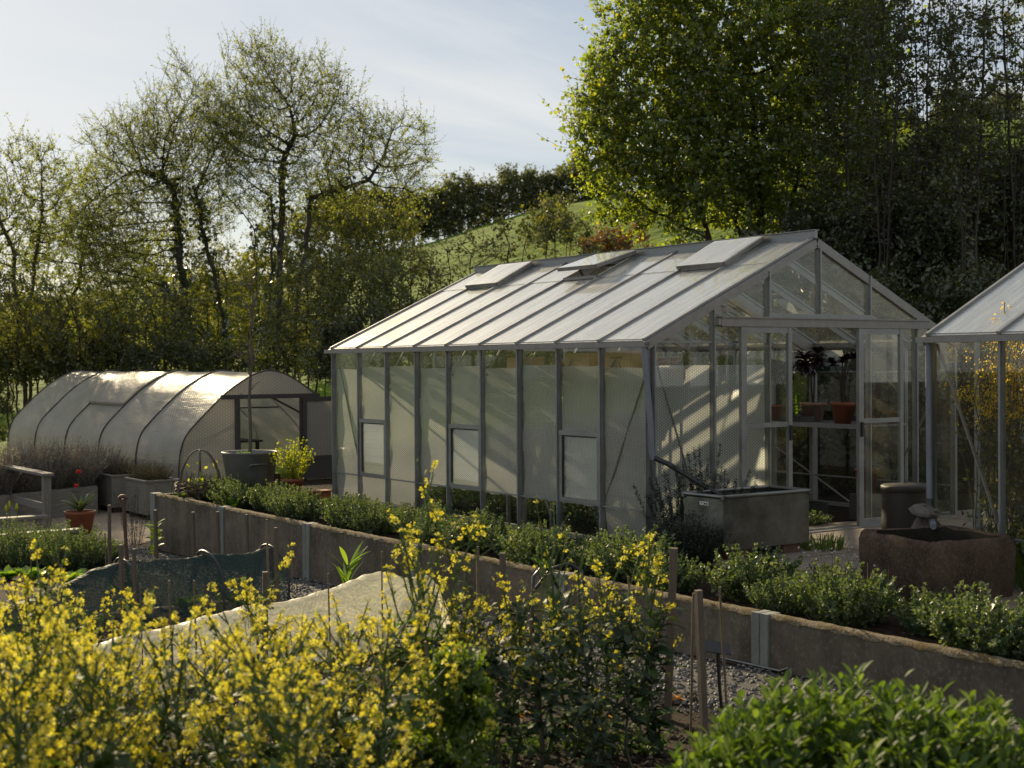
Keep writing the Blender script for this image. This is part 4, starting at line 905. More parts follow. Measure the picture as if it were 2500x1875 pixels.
hl = ['leftmost oregano bush at the far corner of the mossy wall', 'second oregano bush from the far corner, below the wicker dome', 'oregano bush in front of the zinc tub', 'oregano bush in front of the lime green potted plant', 'oregano bush just left of the greenhouse corner post', 'oregano bush below the first louvre window', 'oregano bush below the pane right of the first louvre window',
      'oregano bush left of the tallest yellow flower stalks', 'oregano bush half hidden by the tallest yellow flower stalks', 'oregano bush below the middle louvre window', 'oregano bush right of the middle louvre window', 'oregano bush behind the curved black hoop', 'oregano bush below the nearest louvre window', 'oregano bush below the last pane before the corner',
      'oregano bush in front of the rosemary at the greenhouse corner', 'tall bushy oregano left of the galvanised tank foot', 'tall oregano in front of the galvanised tank', 'oregano bush at the edge of the paving slabs', 'oregano bush in front of the white daisies', 'oregano bush in front of the cut dry stems', 'large oregano bush in front of the stone trough', 'oregano bush beside the felted broad leaves', 'last oregano bush at the right edge of the picture']
for i, (x, y, z) in enumerate(hpos):
    src = hp[i % 4]; sc = (1.0+.26*math.sin(i*3.1))*(1.08 if i in (15, 16, 20) else 1)*(1.06)
    if i < 4: src.location = (x, y, z); src.scale = (sc,)*3; src.rotation_euler[2] = i; src['label'] = hl[i]
    else: dup(src, (x, y, z), i*1.3, sc, hl[i], HG)
# back row of low green at the foot of the side wall
for i in range(9):
    dup(hp[(i+1) % 4], (-.55+.1*math.sin(i*2), 7.6-i*.92, -.07), i*2.1, .62+.1*math.sin(i*5), 'low oregano seedling clump at the foot of the greenhouse side wall', 'low oregano clumps at the wall foot')
gg = np.random.default_rng(300)
herb('rosemary', 'dark upright rosemary at the near corner of the greenhouse, under the black pipe', 'herb', gg, 60, 1.05, .55, .04, 'lf_rosemary', 'stem_dark', 170, (.16, -.5, -.05), spread=.36, lasp=.2)
herb('dark_thyme', 'dark low shrub in shade against the left end of the galvanised tank', 'herb', gg, 300, .5, .45, .032, 'lf_rosemary', 'stem_dark', 40, (-.4, -.95, -.05), spread=.6, lasp=.4)
herb('rosemary', 'small upright rosemary sprig at the far end of the retaining wall', 'herb', gg, 16, .95, .2, .03, 'lf_rosemary', 'twig_red', 80, (-1.86, 9.35, -.8), spread=.22, lasp=.2)
def blades(name, label, loc, n, h, w, mat, cat='grass', rad=.2, droop=.5, lean=.35, group=None, gseed=1):
    global rng
    rng = np.random.default_rng(gseed); r = thing(name, label, cat, loc, 0, group)
    a = rng.random(n)*2*PI; q = np.sqrt(rng.random(n)); P = np.stack([np.cos(a)*q*rad, np.sin(a)*q*rad, 0*a], 1)
    D = np.stack([np.cos(a)*lean*rng.random(n), np.sin(a)*lean*rng.random(n), np.ones(n)], 1)+rng.normal(size=(n, 3))*.12
    obj('blades', straps(MB(), P, D, h*(.5+.5*rng.random(n)), w, droop=droop, nseg=4, shape='strap'), mat, r, True); return r
blades('grass_tuft', 'tall bright grass tuft beside the stone trough at the right edge', (.95, -4.0, -.02), 420, .52, .012, 'lf_grass', rad=.45, gseed=2)
blades('grass_tuft', 'small sunlit grass tuft at the left end of the galvanised tank', (.12, -1.02, .0), 26, .34, .01, 'lf_grass', rad=.06, droop=.9, gseed=3)
blades('grass_tuft', 'grassy weeds at the right foot of the galvanised tank', (1.3, -1.05, 0), 160, .2, .012, 'lf_grass', rad=.22, droop=.8, gseed=4)
blades('grass_tuft', 'bright grass blades rising in front of the sage at the bottom edge', tuple(np.append(atd(2330, 1850, 4.9)[:2], .02)), 44, .62, .014, 'lf_grass', rad=.14, droop=.4, gseed=5)
def dry_stems():
    g = np.random.default_rng(9); r = thing('dry_stems', 'tuft of cut straw coloured stems between the oregano bushes', 'dry stems', (-.72, -3.15, -.06))
    n = 60; a = g.normal(size=(n, 2))*.14; b0 = np.column_stack([a, np.zeros(n)]); e = b0+np.column_stack([g.normal(size=(n, 2))*.06, .16+.2*g.random(n)])
    obj('stems', MB().segs(b0, e, .003, .002, 4), 'straw', r)
dry_stems()
def daisies():
    g = np.random.default_rng(10); r = herb('daisy_clump', 'low dark clump of small white daisies at the trough corner', 'flowers', g, 90, .22, .32, .022, 'lf_thicket', 'stem_dark', 18, (-.35, -2.72, 0), spread=1.0)
    n = 34; a = g.normal(size=(n, 2))*.22; z = .18+.16*g.random(n); P = np.column_stack([a, z]); obj('flower_stalks', MB().segs(P*[.6, .6, .1], P, .0015, .001, 3), 'stem_dark', r)
    mb = MB()
    for p in P:
        ax = unit(g.normal(size=3)*.6+np.array([-.3, -.4, .8])); u = unit(np.cross(ax, [0, 0, 1.1])); v = np.cross(ax, u)
        t = np.arange(9)*2*PI/9; d = np.cos(t)[:, None]*u+np.sin(t)[:, None]*v
        mb.quads(leafquads(np.repeat(p[None], 9, 0), .013, d, .5, None, 0), g.random(9))
    obj('daisies', mb, 'petal_white', r)
daisies()
def bigleaf(name, label, loc, n, ln, wd, mat, cat='plant', droop=.6, tilt=.9, shape='lance', seed=1, group=None, wav=.0, h=0):
    global rng
    rng = np.random.default_rng(seed); r = thing(name, label, cat, loc, 0, group); a = np.arange(n)*2.4+rng.random(n)*.5
    D = np.stack([np.cos(a)*tilt, np.sin(a)*tilt, .5+.8*rng.random(n)], 1); P = np.column_stack([np.zeros((n, 2)), h*rng.random(n)])
    obj('leaves', straps(MB(), P, D, ln*(.6+.4*rng.random(n)), wd*(.7+.3*rng.random(n)), droop=droop, nseg=6, shape=shape, wav=wav), mat, r, True)
    if h: obj('stem', MB().tube([(0, 0, 0), (.01, 0, h)], .008, 6), 'stem', r)
    return r
bigleaf('mullein', 'felted pale broad leaved rosette on the wall edge at the right', (-1.32, -4.78, -.07), 9, .42, .12, 'lf_mullein', seed=4, tilt=.6)
bigleaf('broadleaf_weed', 'bright green broad leaved weed on the gravel at the far end of the wall', (-1.95, 8.3, float(zg(-1.95, 8.3))), 22, .2, .1, 'lf_bright', seed=5, h=.42, tilt=1.0)
bigleaf('broadleaf_weed', 'light green dock plant on the wall edge below the tub', (-1.38, 6.9, -.07), 9, .34, .09, 'lf_bright', seed=6, tilt=.8)
bigleaf('broadleaf_weed', 'bright green leaves at the far left corner of the herb bed', (-1.35, 8.75, -.07), 14, .24, .1, 'lf_bright', seed=7, tilt=.9)
bigleaf('broadleaf_weed', 'tall bright leaf shoots in front of a wall post, beside the fleece', (-2.0, 2.55, float(zg(-2.0, 2.55))), 14, .42, .06, 'lf_bright', seed=8, tilt=.5, h=.35)
bigleaf('broadleaf_weed', 'green leaf shoots on the wall edge behind the black hoops', (-1.5, -.35, -.05), 9, .22, .07, 'lf_bright', seed=9, tilt=.7)

# ---------------------------------------------------------------- tank, trough, barrel
def tank():
    r = thing('water_tank', 'open rectangular galvanised water tank standing on blocks before the greenhouse', 'water tank', (.49, -.86, .11), 0)
    hx, hy, h, t = .56, .27, .49, .004
    # tilted a little: long side is parallel to the gable
    m = MB().box((-hx, -hy, 0), (hx, hy, t)).box((-hx, -hy, t), (hx, -hy+t, h)).box((-hx, hy-t, t), (hx, hy, h)).box((-hx, -hy+t, t), (-hx+t, hy-t, h)).box((hx-t, -hy+t, t), (hx, hy-t, h))
    obj('tank_body', m, 'galv', r)
    rim = MB(); z = h+.005; c = [(-hx, -hy), (hx, -hy), (hx, hy), (-hx, hy)]
    for i in range(4):
        a, b_ = np.array(c[i]), np.array(c[(i+1) % 4]); d = (b_-a)/np.linalg.norm(b_-a)
        rim.tube([(*(a+d*.012), z), (*(b_-d*.012), z)], .021, 10)
    obj('rolled_rim', rim, 'galv', r, True)
    cm = MB()
    for a in c: cm.box((a[0]-.022, a[1]-.022, h-.03), (a[0]+.022, a[1]+.022, h+.024))
    obj('rim_corners', cm, 'galv', r, bevel=.008)
    obj('water', MB().box((-hx+t, -hy+t, .34), (hx-t, hy-t, .345)), 'glass', r)
    lab = obj('maker_label', MB().box((-hx-.0015, -.07, h-.085), (-hx, .05, h-.052)), 'white_plastic', r)
    g = MB()
    for y0, y1, z0, z1 in ((.02, .042, .055, .06), (-.0, .016, .055, .06), (.02, .036, .066, .07), (-.03, -.008, .057, .074), (-.06, -.038, .057, .074), (-.025, -.013, .06, .071)):
        g.box((-hx-.0022, y0, h-z1-.005), (-hx-.0015, y1, h-z0-.005))
    obj('label_print', g, 'rubber', lab)
tank()
for i, (x, y, lb) in enumerate([(.85, -1.0, 'brown brick block under the right end of the tank'), (.12, -1.0, 'brown brick block under the left end of the tank'), (.85, -.72, 'rear brick block under the right end of the tank'), (.12, -.72, 'rear brick block under the left end of the tank')]):
    o = obj('brick_block', MB().box((-.11, -.1, 0), (.11, .1, .09)), solid('brick_%d' % i, (.15, .08, .055), (.22, .13, .09), 12, .9, 0, .5), bevel=.006, loc=(x, y, .019)); tag(o, lb, 'brick', 'blocks under the tank')
def trough():
    c = np.array([.08, -3.4]); r = thing('stone_trough', 'big rough reddish brown stone trough with hollow top by the path', 'trough', (c[0], c[1], -.01), R(-10)); r.scale = (.94, .94, .95)
    g = np.random.default_rng(12); n = 56; prof = [(.93, -.05), (.97, .1), (1., .3), (1.0, .44), (.97, .49), (.92, .515), (.84, .51), (.80, .47), (.77, .4), (.74, .2), (.4, .17), (.02, .16)]
    hx, hy = .47, .54; V = []; Fc = []
    nz = g.normal(size=(len(prof), n))*.007; lowf = np.array([.018*math.sin(j*.5+1)+.012*math.sin(j*1.1) for j in range(n)])
    for i, (s_, z) in enumerate(prof):
        for j in range(n):
            t = 2*PI*j/n; cs, sn = math.cos(t), math.sin(t); p = .32
            x = hx*np.sign(cs)*abs(cs)**p; y = hy*np.sign(sn)*abs(sn)**p
            k = s_+nz[i, j]+lowf[j]*(1 if i < 6 else .5); zz_ = z+(.009*math.sin(j*.35)+nz[i, j])*(1 if 2 < i < 8 else 0)
            V.append((x*k, y*k, zz_))
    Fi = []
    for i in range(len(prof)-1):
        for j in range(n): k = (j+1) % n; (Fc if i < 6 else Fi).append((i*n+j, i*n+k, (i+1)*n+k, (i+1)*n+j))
    obj('trough_body', MB().add(V, Fc), 'stone', r, True)
    obj('shaded_hollow', MB().add(V, Fi), 'shadestone', r, True)  # inner wall gets the darker stone, painted-in shade
    obj('water', MB().lathe([(.001, .24), (.8, .24)], sx=.44, sy=.5, sides=24), 'roofglass' if False else 'glass', r)
trough()
sp = np.array([NX-.30, NY-.28, 0])
o = obj('flat_stone', rock((.19, .12, .05), 4, (14, 7), .3), 'slate', None, False, loc=(sp[0]-.02, sp[1]+.08, .575)); o.rotation_euler = (R(5), R(-6), .9); tag(o, 'flat grey stone weighing down the spout pipe above the trough', 'stone')
o = obj('support_stone', rock((.2, .16, .29), 6, (12, 8), .3), 'slate', None, False, loc=(sp[0]+.03, sp[1]+.1, .25)); tag(o, 'upright block of stone carrying the spout pipe behind the trough', 'stone')
def barrel():
    p = atd(2210, 1240, 13.8); r = thing('water_barrel', 'dark brown round barrel beside the grey downpipe', 'barrel', (p[0], p[1], 0))
    obj('barrel_body', MB().lathe([(.02, 0), (.205, 0), (.22, .05), (.225, .3), (.222, .56), (.215, .6)], sides=32), 'barrel', r, True)
    obj('barrel_lid', MB().lathe([(.228, .58), (.236, .6), (.236, .63), (.22, .645), (.02, .655)], sides=32), 'barrel', r, True)
barrel()
# ---------------------------------------------------------------- pots
def pot(name, label, cat, loc, rt, rb, h, mat, group=None, rim=.16, soil=True):
    r = thing(name, label, cat, loc, 0, group)
    obj('pot_body', MB().lathe([(.01, 0), (rb, 0), (rb+(rt-rb)*(1-rim)*.98, h*(1-rim)), (rt*1.0, h*(1-rim)), (rt*1.06, h), (rt*.95, h), (rt*.9, h*.86)], sides=32), mat, r, True)
    if soil: obj('potting_soil', MB().lathe([(.001, h*.9), (rt*.92, h*.87)], sides=24), 'clod', r, True)
    return r
def aeonium(label, loc, h, nheads, hr, seed, droop, group='dark rosette plants on the bench'):
    global rng
    g = np.random.default_rng(seed); rng = g; r = thing('aeonium', label, 'succulent', loc, 0, group)
    st = MB(); lv = MB(); heads = []
    for i in range(nheads):
        a = 2*PI*i/nheads+g.random(); sp_ = (0 if nheads == 1 else .09+.14*g.random()); e = np.array([math.cos(a)*sp_, math.sin(a)*sp_, h*(.82+.18*g.random())])
        m = np.array([e[0]*.25, e[1]*.25, h*.55]); st.tube([(0.01*math.cos(a), .01*math.sin(a), 0), m, e*[.8, .8, .93], e], [.011, .01, .008, .007], 6)
        n = 90; t = g.random(n); az = np.arange(n)*2.399; el = .9-1.5*t*droop-.4*(1-droop)*t
        D = np.stack([np.cos(az)*np.cos(el), np.sin(az)*np.cos(el), np.sin(el)], 1); P = np.repeat(e[None], n, 0)-np.column_stack([np.zeros((n, 2)), t*hr*.5])
        straps(lv, P, D, hr*(.65+.45*t), hr*.26, droop=.7*droop, nseg=4, shape='paddle')
    obj('stems', st, 'bark', r, True); obj('rosettes', lv, 'lf_aeonium', r, True); return r
BZ = 1.10
def bench(name, label, x0, x1, y0, y1, zt, tiers=(), pitch=.09, slat=.078):
    r = thing(name, label, 'staging', (0, 0, 0.02))
    zt -= .02
    m = MB(); 
    for k in range(int((x1-x0)/pitch+.01)): m.box((x0+k*pitch, y0, zt-.02), (x0+k*pitch+slat, y1, zt))
    m.box((x0-.012, y0-.01, zt-.045), (x0, y1+.01, zt+.008)); obj('bench_top', m, 'alu', r)
    for y in np.linspace(y0+.1, y1-.1, 4):
        for x in (x0+.04, x1-.04): obj('leg', MB().box((x-.018, y-.018, 0), (x+.018, y+.018, zt-.02)), 'alu_dark', r)
    ys = np.linspace(y0+.1, y1-.1, 4)
    for a, b_ in zip(ys[:-1], ys[1:]):
        obj('cross_brace', MB().bar((x0+.04, a, .1), (x0+.04, b_, zt-.06), .01, .022, (1, 0, 0)), 'alu_dark', r)
    for z, xa in tiers:
        z -= .02; obj('upper_shelf', MB().box((xa, y0, z-.015), (x1, y1, z)), 'alu', r)
        for y in ys: obj('shelf_support', MB().box((x1-.05, y-.012, zt), (x1-.02, y+.012, z-.015)).bar((x1-.04, y, z-.3), (xa+.05, y, z-.02), .012, .02, (0, 1, 0)), 'alu_dark', r)
    return r
bench('staging_bench', 'long slatted aluminium staging bench along the right greenhouse wall', 3.72, 4.55, .55, 6.3, BZ, ((1.73, 4.12),))
bench('staging_bench', 'tall staging behind the bubble wrap with crates on its top', .16, .52, .1, 2.85, 1.70, (), .12, .03)
pA = pot('plant_pot', 'terracotta pot of the leftmost dark rosette plant on the bench', 'pot', (4.05, 2.25, BZ), .125, .085, .2, 'terracotta', 'pots on the bench')
aeonium('tall dark drooping rosette plant seen left of the door stile', (4.05, 2.25, BZ+.16), .62, 2, .2, 1, 1.)
pB = pot('plant_pot', 'large weathered pot behind the small green plant on the bench', 'pot', (4.1, 1.68, BZ), .16, .11, .24, 'terracotta_old', 'pots on the bench')
aeonium('tallest dark drooping rosette plant in the door opening', (4.1, 1.68, BZ+.2), .68, 2, .21, 2, 1.)
pC = pot('plant_pot', 'bright red terracotta pot at the bench edge in the door opening', 'pot', (3.86, .98, BZ), .145, .095, .26, 'terracotta', 'pots on the bench')
aeonium('dark red branching rosette plant in the bright terracotta pot', (3.86, .98, BZ+.22), .62, 6, .085, 3, .35)
pD = pot('plant_pot', 'terracotta pot half hidden by the middle door post on the bench', 'pot', (3.9, .68, BZ), .1, .07, .2, 'terracotta', 'pots on the bench')
pot('plant_pot', 'small reddish pot near the right end of the shelf', 'pot', (4.35, .62, BZ), .09, .06, .15, 'terracotta', 'pots on the bench')
bigleaf('potted_seedling', 'small light green plant before the weathered pot on the bench', (3.85, 1.72, BZ+.05), 34, .09, .045, 'lf_bright', seed=21, h=.3, tilt=1., cat='seedling')
bigleaf('strappy_plant', 'thin arching leaves of a plant behind the right sliding door', (4.1, .65, BZ+.0), 14, .5, .02, 'lf_thicket', seed=22, tilt=.8, droop=1.2)
def tray(label, loc, w, d, h, mat='tray_black', group='seed trays'):
    r = thing('seed_tray', label, 'tray', loc, 0, group); obj('tray_box', MB().box((-w/2, -d/2, 0), (w/2, d/2, h*.25)).box((-w/2, -d/2, h*.25), (w/2, -d/2+.012, h)).box((-w/2, d/2-.012, h*.25), (w/2, d/2, h)).box((-w/2, -d/2+.012, h*.25), (-w/2+.012, d/2-.012, h)).box((w/2-.012, -d/2+.012, h*.25), (w/2, d/2-.012, h)), mat, r)
    return r
tray('long black seed tray on the bench left of the pots', (3.92, 2.75, BZ), .3, .5, .075)
tray('black seed tray under the small green seedling', (3.85, 1.72, BZ), .25, .36, .075)
fl = [tray('black tray of labelled pots on the greenhouse floor behind the door sill', (2.9, 1.35, .02), .5, .35, .16), tray('black tray of pots on the floor, left of the labelled ones', (2.45, 1.6, .02), .45, .4, .17), tray('black floor tray half hidden by the door post', (3.4, 1.2, .02), .45, .4, .15)]
for i, (x, y, z, a) in enumerate([(2.78, 1.25, .16, 8), (2.86, 1.3, .16, -12), (3.02, 1.28, .16, 5), (3.1, 1.36, .18, -6), (3.0, 1.42, .18, 14), (2.55, .45, .03, 9), (2.5, 1.5, .18, -4)]):
    o = obj('plant_label', MB().box((-.012, -.001, 0), (.012, .001, .13)), 'white_plastic', loc=(x, y, z)); o.rotation_euler = (R(-8), R(a), .5)
    tag(o, 'white plastic plant label pushed into a tray behind the door', 'plant label', 'white plant labels') if i != 5 else tag(o, 'single white plant label among green leaves at the door sill', 'plant label')
herb('ground_ivy', 'low green leaves spreading on the floor just inside the door', 'plant', gg, 120, .16, .5, .04, 'lf_oregano', 'stem', 8, (2.75, .55, .015), spread=1.6, lasp=.9)
o = pot('plant_pot', 'orange pot holding the spiky blue plant behind the door', 'pot', (3.62, .4, .32), .14, .09, .3, 'orange_pot')
st_ = obj('plinth_block', MB().box((-.14, -.14, 0), (.14, .14, .3)), 'darkwood', loc=(3.62, .4, .02)); tag(st_, 'dark block under the orange pot behind the right door', 'block')
bigleaf('blue_succulent', 'spiky pale blue succulent spilling from the orange pot behind the door post', (3.62, .4, .6), 46, .24, .05, 'lf_agave', seed=25, tilt=1.2, droop=1.0)
for i, y in enumerate((.95, 1.6, 2.3, 3.0, 3.7, 4.3)):
    herb('potted_greens', ['dark green plant behind the lower panes nearest the corner', 'dark green plant behind the lower pane of the nearest louvre', 'dark leafy plant two panes from the nearest louvre', 'dark green plant behind the lower panes in the middle of the side', 'dark leafy plant below the middle louvre, behind the glass', 'dark plant behind the lower glass left of the middle louvre'][i], 'plant', np.random.default_rng(950+i), 90, .5, .3, .06, 'lf_darkkale', 'stem_dark', 12, (.42, y, .01), spread=.9, group='plants behind the lower side panes')
# crates, pots and lids on the high staging
def crate(label, loc, w, d, h, rz, group='wooden crates on the staging', motif=False):
    r = thing('wooden_crate', label, 'crate', loc, rz, group); t = .014
    for s_ in (-1, 1): obj('crate_side', MB().box((-w/2, s_*(d/2)-t/2, 0), (w/2, s_*(d/2)+t/2, h)), 'crate', r)
    for s_ in (-1, 1): e = obj('crate_end', MB().box((s_*(w/2)-t/2, -d/2+t/2, 0), (s_*(w/2)+t/2, d/2-t/2, h)), 'crate', r)
    obj('crate_base', MB().box((-w/2+t/2, -d/2+t/2, 0), (w/2-t/2, d/2-t/2, t)), 'crate', r)
    if motif:
        m = MB()
        for a, b_ in (((-.07, .05), (.05, .05)), ((.05, .05), (.07, .12)), ((.07, .12), (-.05, .13)), ((-.05, .13), (-.07, .05)), ((-.05, .05), (-.055, .02)), ((.04, .05), (.045, .02)), ((-.02, .08), (.03, .1))): m.bar((-w/2-t/2-.0015, a[0], a[1]+.03), (-w/2-t/2-.0015, b_[0], b_[1]+.03), .002, .008, (1, 0, 0))
        for k in range(9): m.box((-w/2-t/2-.002, -.09+k*.021, .195), (-w/2-t/2-.0005, -.078+k*.021, .208))
        obj('crate_print', m, 'rubber', r)
    return r
SZ = 1.70
crate('wooden crate with a dark stamped motif at the near corner of the staging', (.32, .68, SZ), .34, .46, .27, 0, motif=True)
crate('plain wooden crate further along the staging behind the wrap', (.32, 1.35, SZ), .34, .44, .26, 0)
crate('small tilted wooden crate far along the staging', (.32, 2.55, SZ), .3, .3, .22, .3)
o = crate('long low wooden box under the stacked red pots', (.36, .2, SZ), .3, .3, .1, 0)
for i, (x, y, n, lb) in enumerate([(.27, .29, 3, 'shorter stack of red plastic pots on the corner staging'), (.38, .24, 4, 'middle stack of red plastic pots on the corner staging'), (.47, .16, 4, 'right stack of red plastic pots beside the knee brace')]):
    r = thing('pot_stack', lb, 'pot stack', (x, y, SZ+.015), 0, 'stacks of red pots')
    for k in range(n): obj('stacked_pot', MB().lathe([(.03, 0), (.038, .05), (.044, .05), (.046, .068), (.04, .068)], (0, 0, k*.04+.02*0), 20), 'terracotta', r, True)
r = thing('straw_bundle', 'pale curly bundle hanging over the crate edge', 'bundle', (.25, 1.78, SZ)); obj('fibres', straps(MB(), rng.normal(size=(70, 3))*[.04, .05, .02]+[0, 0, .12], rdir(70)+[0, 0, .5], .14, .012, droop=2., nseg=4, shape='strap'), 'straw', r)
for i, (y, lb) in enumerate([(3.6, 'white module tray on the far shelf, left one'), (2.85, 'white module tray on the far shelf, right one')]):
    r = thing('module_tray', lb, 'tray', (4.33, y, 1.73), 0, 'white module trays'); m = MB()
    for a in range(5):
        for b_ in range(3): m.lathe([(.028, 0), (.036, .07)], (-.11+b_*.085, -.24+a*.12, 0), 8)
    m.box((-.16, -.31, .07), (.14, .3, .075)); obj('tray_cells', m, 'white_plastic', r)
def lid(label, loc, w, d, h):
    r = thing('propagator', label, 'propagator', loc, 0, 'propagators'); k = .82
    obj('clear_lid', MB().add([(-w/2, -d/2, .06), (w/2, -d/2, .06), (w/2, d/2, .06), (-w/2, d/2, .06), (-w/2*k, -d/2*k, h), (w/2*k, -d/2*k, h), (w/2*k, d/2*k, h), (-w/2*k, d/2*k, h)], [(0, 1, 5, 4), (1, 2, 6, 5), (2, 3, 7, 6), (3, 0, 4, 7), (4, 5, 6, 7)]), 'clear_plastic', r)
    obj('propagator_base', MB().box((-w/2-.01, -d/2-.01, 0), (w/2+.01, d/2+.01, .06)), solid('dark_green_plastic', (.01, .035, .03), (.02, .05, .045), 6, .4), r)
lid('propagator with clear domed lid and dark green base on the shelf behind the rosettes', (4.35, 1.75, 1.73), .3, .52, .26)
tray('dark trough shaped container on the shelf behind the right door', (4.35, .85, 1.73), .3, .55, .18, 'darkwood')
# yellow flowers in the second greenhouse
def gorse():
    global rng
    g = np.random.default_rng(33); rng = g; r = thing('yellow_climber', 'dense yellow flowering climber inside the second greenhouse', 'plant', (NX+.75, NY-1.0, 0)); st = MB(); P = []; LP = []
    for i in range(190):
        x0, y0 = g.normal()*.2, (g.random()-.45)*1.7; n = 9; pts = np.column_stack([x0+np.cumsum(g.normal(size=n)*.045), y0+np.cumsum(g.normal(size=n)*.05), np.linspace(0, 1.5+.85*g.random(), n)])
        st.segs(pts[:-1], pts[1:], .006, .005, 4)
        for k in range(46):
            t = g.random()*(n-1.01); q = int(t); p = pts[q]+(pts[q+1]-pts[q])*(t-q)+g.normal(size=3)*.05
            (P if p[2] > 1.2+.25*g.random() else LP).append(p)
    P = np.array(P); LP = np.array(LP); obj('stems', st, 'stem_dark', r)
    q = np.repeat(P, 8, 0); obj('flowers', MB().quads(leafquads(q+g.normal(size=q.shape)*.022, .021, None, .85), g.random(len(q))), 'petal_gold', r)
    LP = np.concatenate([LP, P[::3]]); obj('foliage', MB().quads(leafquads(LP+g.normal(size=LP.shape)*.03, .055, None, .5), g.random(len(LP))), 'lf_thicket', r)
gorse()
for i, (x, y, lb) in enumerate([(NX+.45, NY-.35, 'leafy seedlings on the floor of the second greenhouse near its corner'), (NX+.6, NY-1.1, 'bushy seedlings at the foot of the yellow climber')]):
    herb('potted_greens', lb, 'plant', gg, 80, .4, .35, .06, 'lf_thicket', 'stem', 10, (x, y, .02), spread=.9)

# ---------------------------------------------------------------- far left: tub, cloche, planters, rails, path pots
def onground(px, D): p = atd(px, 1000, D); return np.array([p[0], p[1], float(zg(p[0], p[1]))])
def tub():
    r = thing('zinc_tub', 'big dull zinc tub with a bare young tree planted in it', 'tub', (-.56, 8.2, -.02))
    obj('tub_body', MB().lathe([(.02, 0), (.29, 0), (.30, .02), (.395, .6), (.405, .615), (.4, .63), (.385, .625), (.375, .58)], sides=40), 'tubsteel', r, True)
    obj('tub_handle', MB().tube([(-.16, -.335, .44), (-.14, -.37, .46), (0, -.385, .465), (.1, -.37, .46), (.12, -.335, .44)], .011, 8), 'tubsteel', r, True)
    obj('potting_soil', MB().lathe([(.001, .575), (.38, .565)], sides=24), 'clod', r, True)
    t = thing('young_tree', 'bare young tree with thin crooked stem growing from the zinc tub', 'tree', (-.56, 8.2, .53)); g = np.random.default_rng(3)
    st = np.array([(0, 0, 0), (.015, 0, .35), (0, 0, .8), (.02, 0, 1.15), (.045, 0, 1.45), (.03, 0, 1.8), (.08, .02, 2.15), (.05, 0, 2.6)]); tw = MB().tube(st, np.linspace(.03, .009, 8), 8)
    for k in range(42):
        q = 2+g.random()*4.9; i0 = int(q); p = st[i0]+(st[i0+1]-st[i0])*(q-i0) if i0 < 7 else st[7]
        if k == 0: p = st[4]
        a = g.random()*6.3; d = np.array([math.cos(a), math.sin(a), .5+.6*g.random()]); ln = .15+.5*g.random()*(1 if q > 3.4 else .2); pts = [p]
        for z in range(4): d = d+g.normal(size=3)*.25; pts.append(pts[-1]+unit(d)*ln/4)
        tw.segs(pts[:-1], pts[1:], [.008, .006, .005, .004], [.006, .005, .004, .002], 4)
        if ln > .3:
            for z in range(3): s2 = pts[1+z]; tw.segs([s2], [s2+unit(d+g.normal(size=3)*.8)*.16], .003, .0015, 3)
    obj('trunk', tw, 'bark_pale', t, True)
    herb('low_greens', 'short bright green leaves around the foot of the young tree', 'plant', np.random.default_rng(5), 60, .07, .2, .03, 'lf_bright', 'stem', 8, (-.7, 8.1, .55), spread=1.2)
tub()
# the tree was grown from its foot at ground level: lift it so that it starts in the tub soil
def cloche():
    r = thing('wicker_cloche', 'pale hooped willow cloche over dead twigs at the far end of the bed', 'cloche', (-1.22, 8.45, -.07)); g = np.random.default_rng(8)
    t = np.linspace(0, PI, 14)
    for a, rr in ((.1, .33), (1.15, .31), (2.2, .32)):
        obj('hoop', MB().tube([(math.cos(a)*rr*math.cos(q)*(1+.04*math.sin(5*q)), math.sin(a)*rr*math.cos(q), .72*math.sin(q)**.75) for q in t], .011, 6), 'bark_pale', r, True)
    b_ = MB()
    for k in range(5):
        pts = [(.34*math.cos(q)+.012*math.sin(9*q+k*2), .34*math.sin(q), .14+.028*k+.014*math.sin(7*q+k*3)) for q in np.linspace(0, 2*PI, 40)]; b_.tube(pts, .009, 5)
    obj('woven_band', b_, 'twig_red', r, True)
    n = 120; p = np.column_stack([g.normal(size=(n, 2))*.15, np.full(n, .05)]); e = p+np.column_stack([g.normal(size=(n, 2))*.1, .1+.28*g.random(n)]); obj('dead_twigs', MB().segs(p, e, .004, .002, 4), 'twig_red', r)
    obj('yellow_leaves', MB().quads(leafquads(np.column_stack([g.normal(size=(14, 2))*.2, .2+.35*g.random(14)]), .06, None, .8), g.random(14)), 'lf_lime', r)
cloche()
pot('plant_pot', 'terracotta pot with a lime green bush beside the zinc tub', 'pot', (-.3, 7.35, -.02), .155, .1, .28, 'terracotta')
herb('lime_bush', 'sunlit lime green bush growing in a terracotta pot beside the tub', 'plant', np.random.default_rng(14), 70, .62, .24, .038, 'lf_lime', 'stem', 26, (-.3, 7.35, .2), spread=.5, lasp=.8)
r = thing('plant_trough', 'low red plastic trough beside the greenhouse corner', 'trough', (-.25, 6.75, -.02)); obj('trough_body', MB().box((-.2, -.08, 0), (.2, .08, .13)).box((-.215, -.095, .13), (.215, .095, .15)), 'orange_pot', r, bevel=.006)
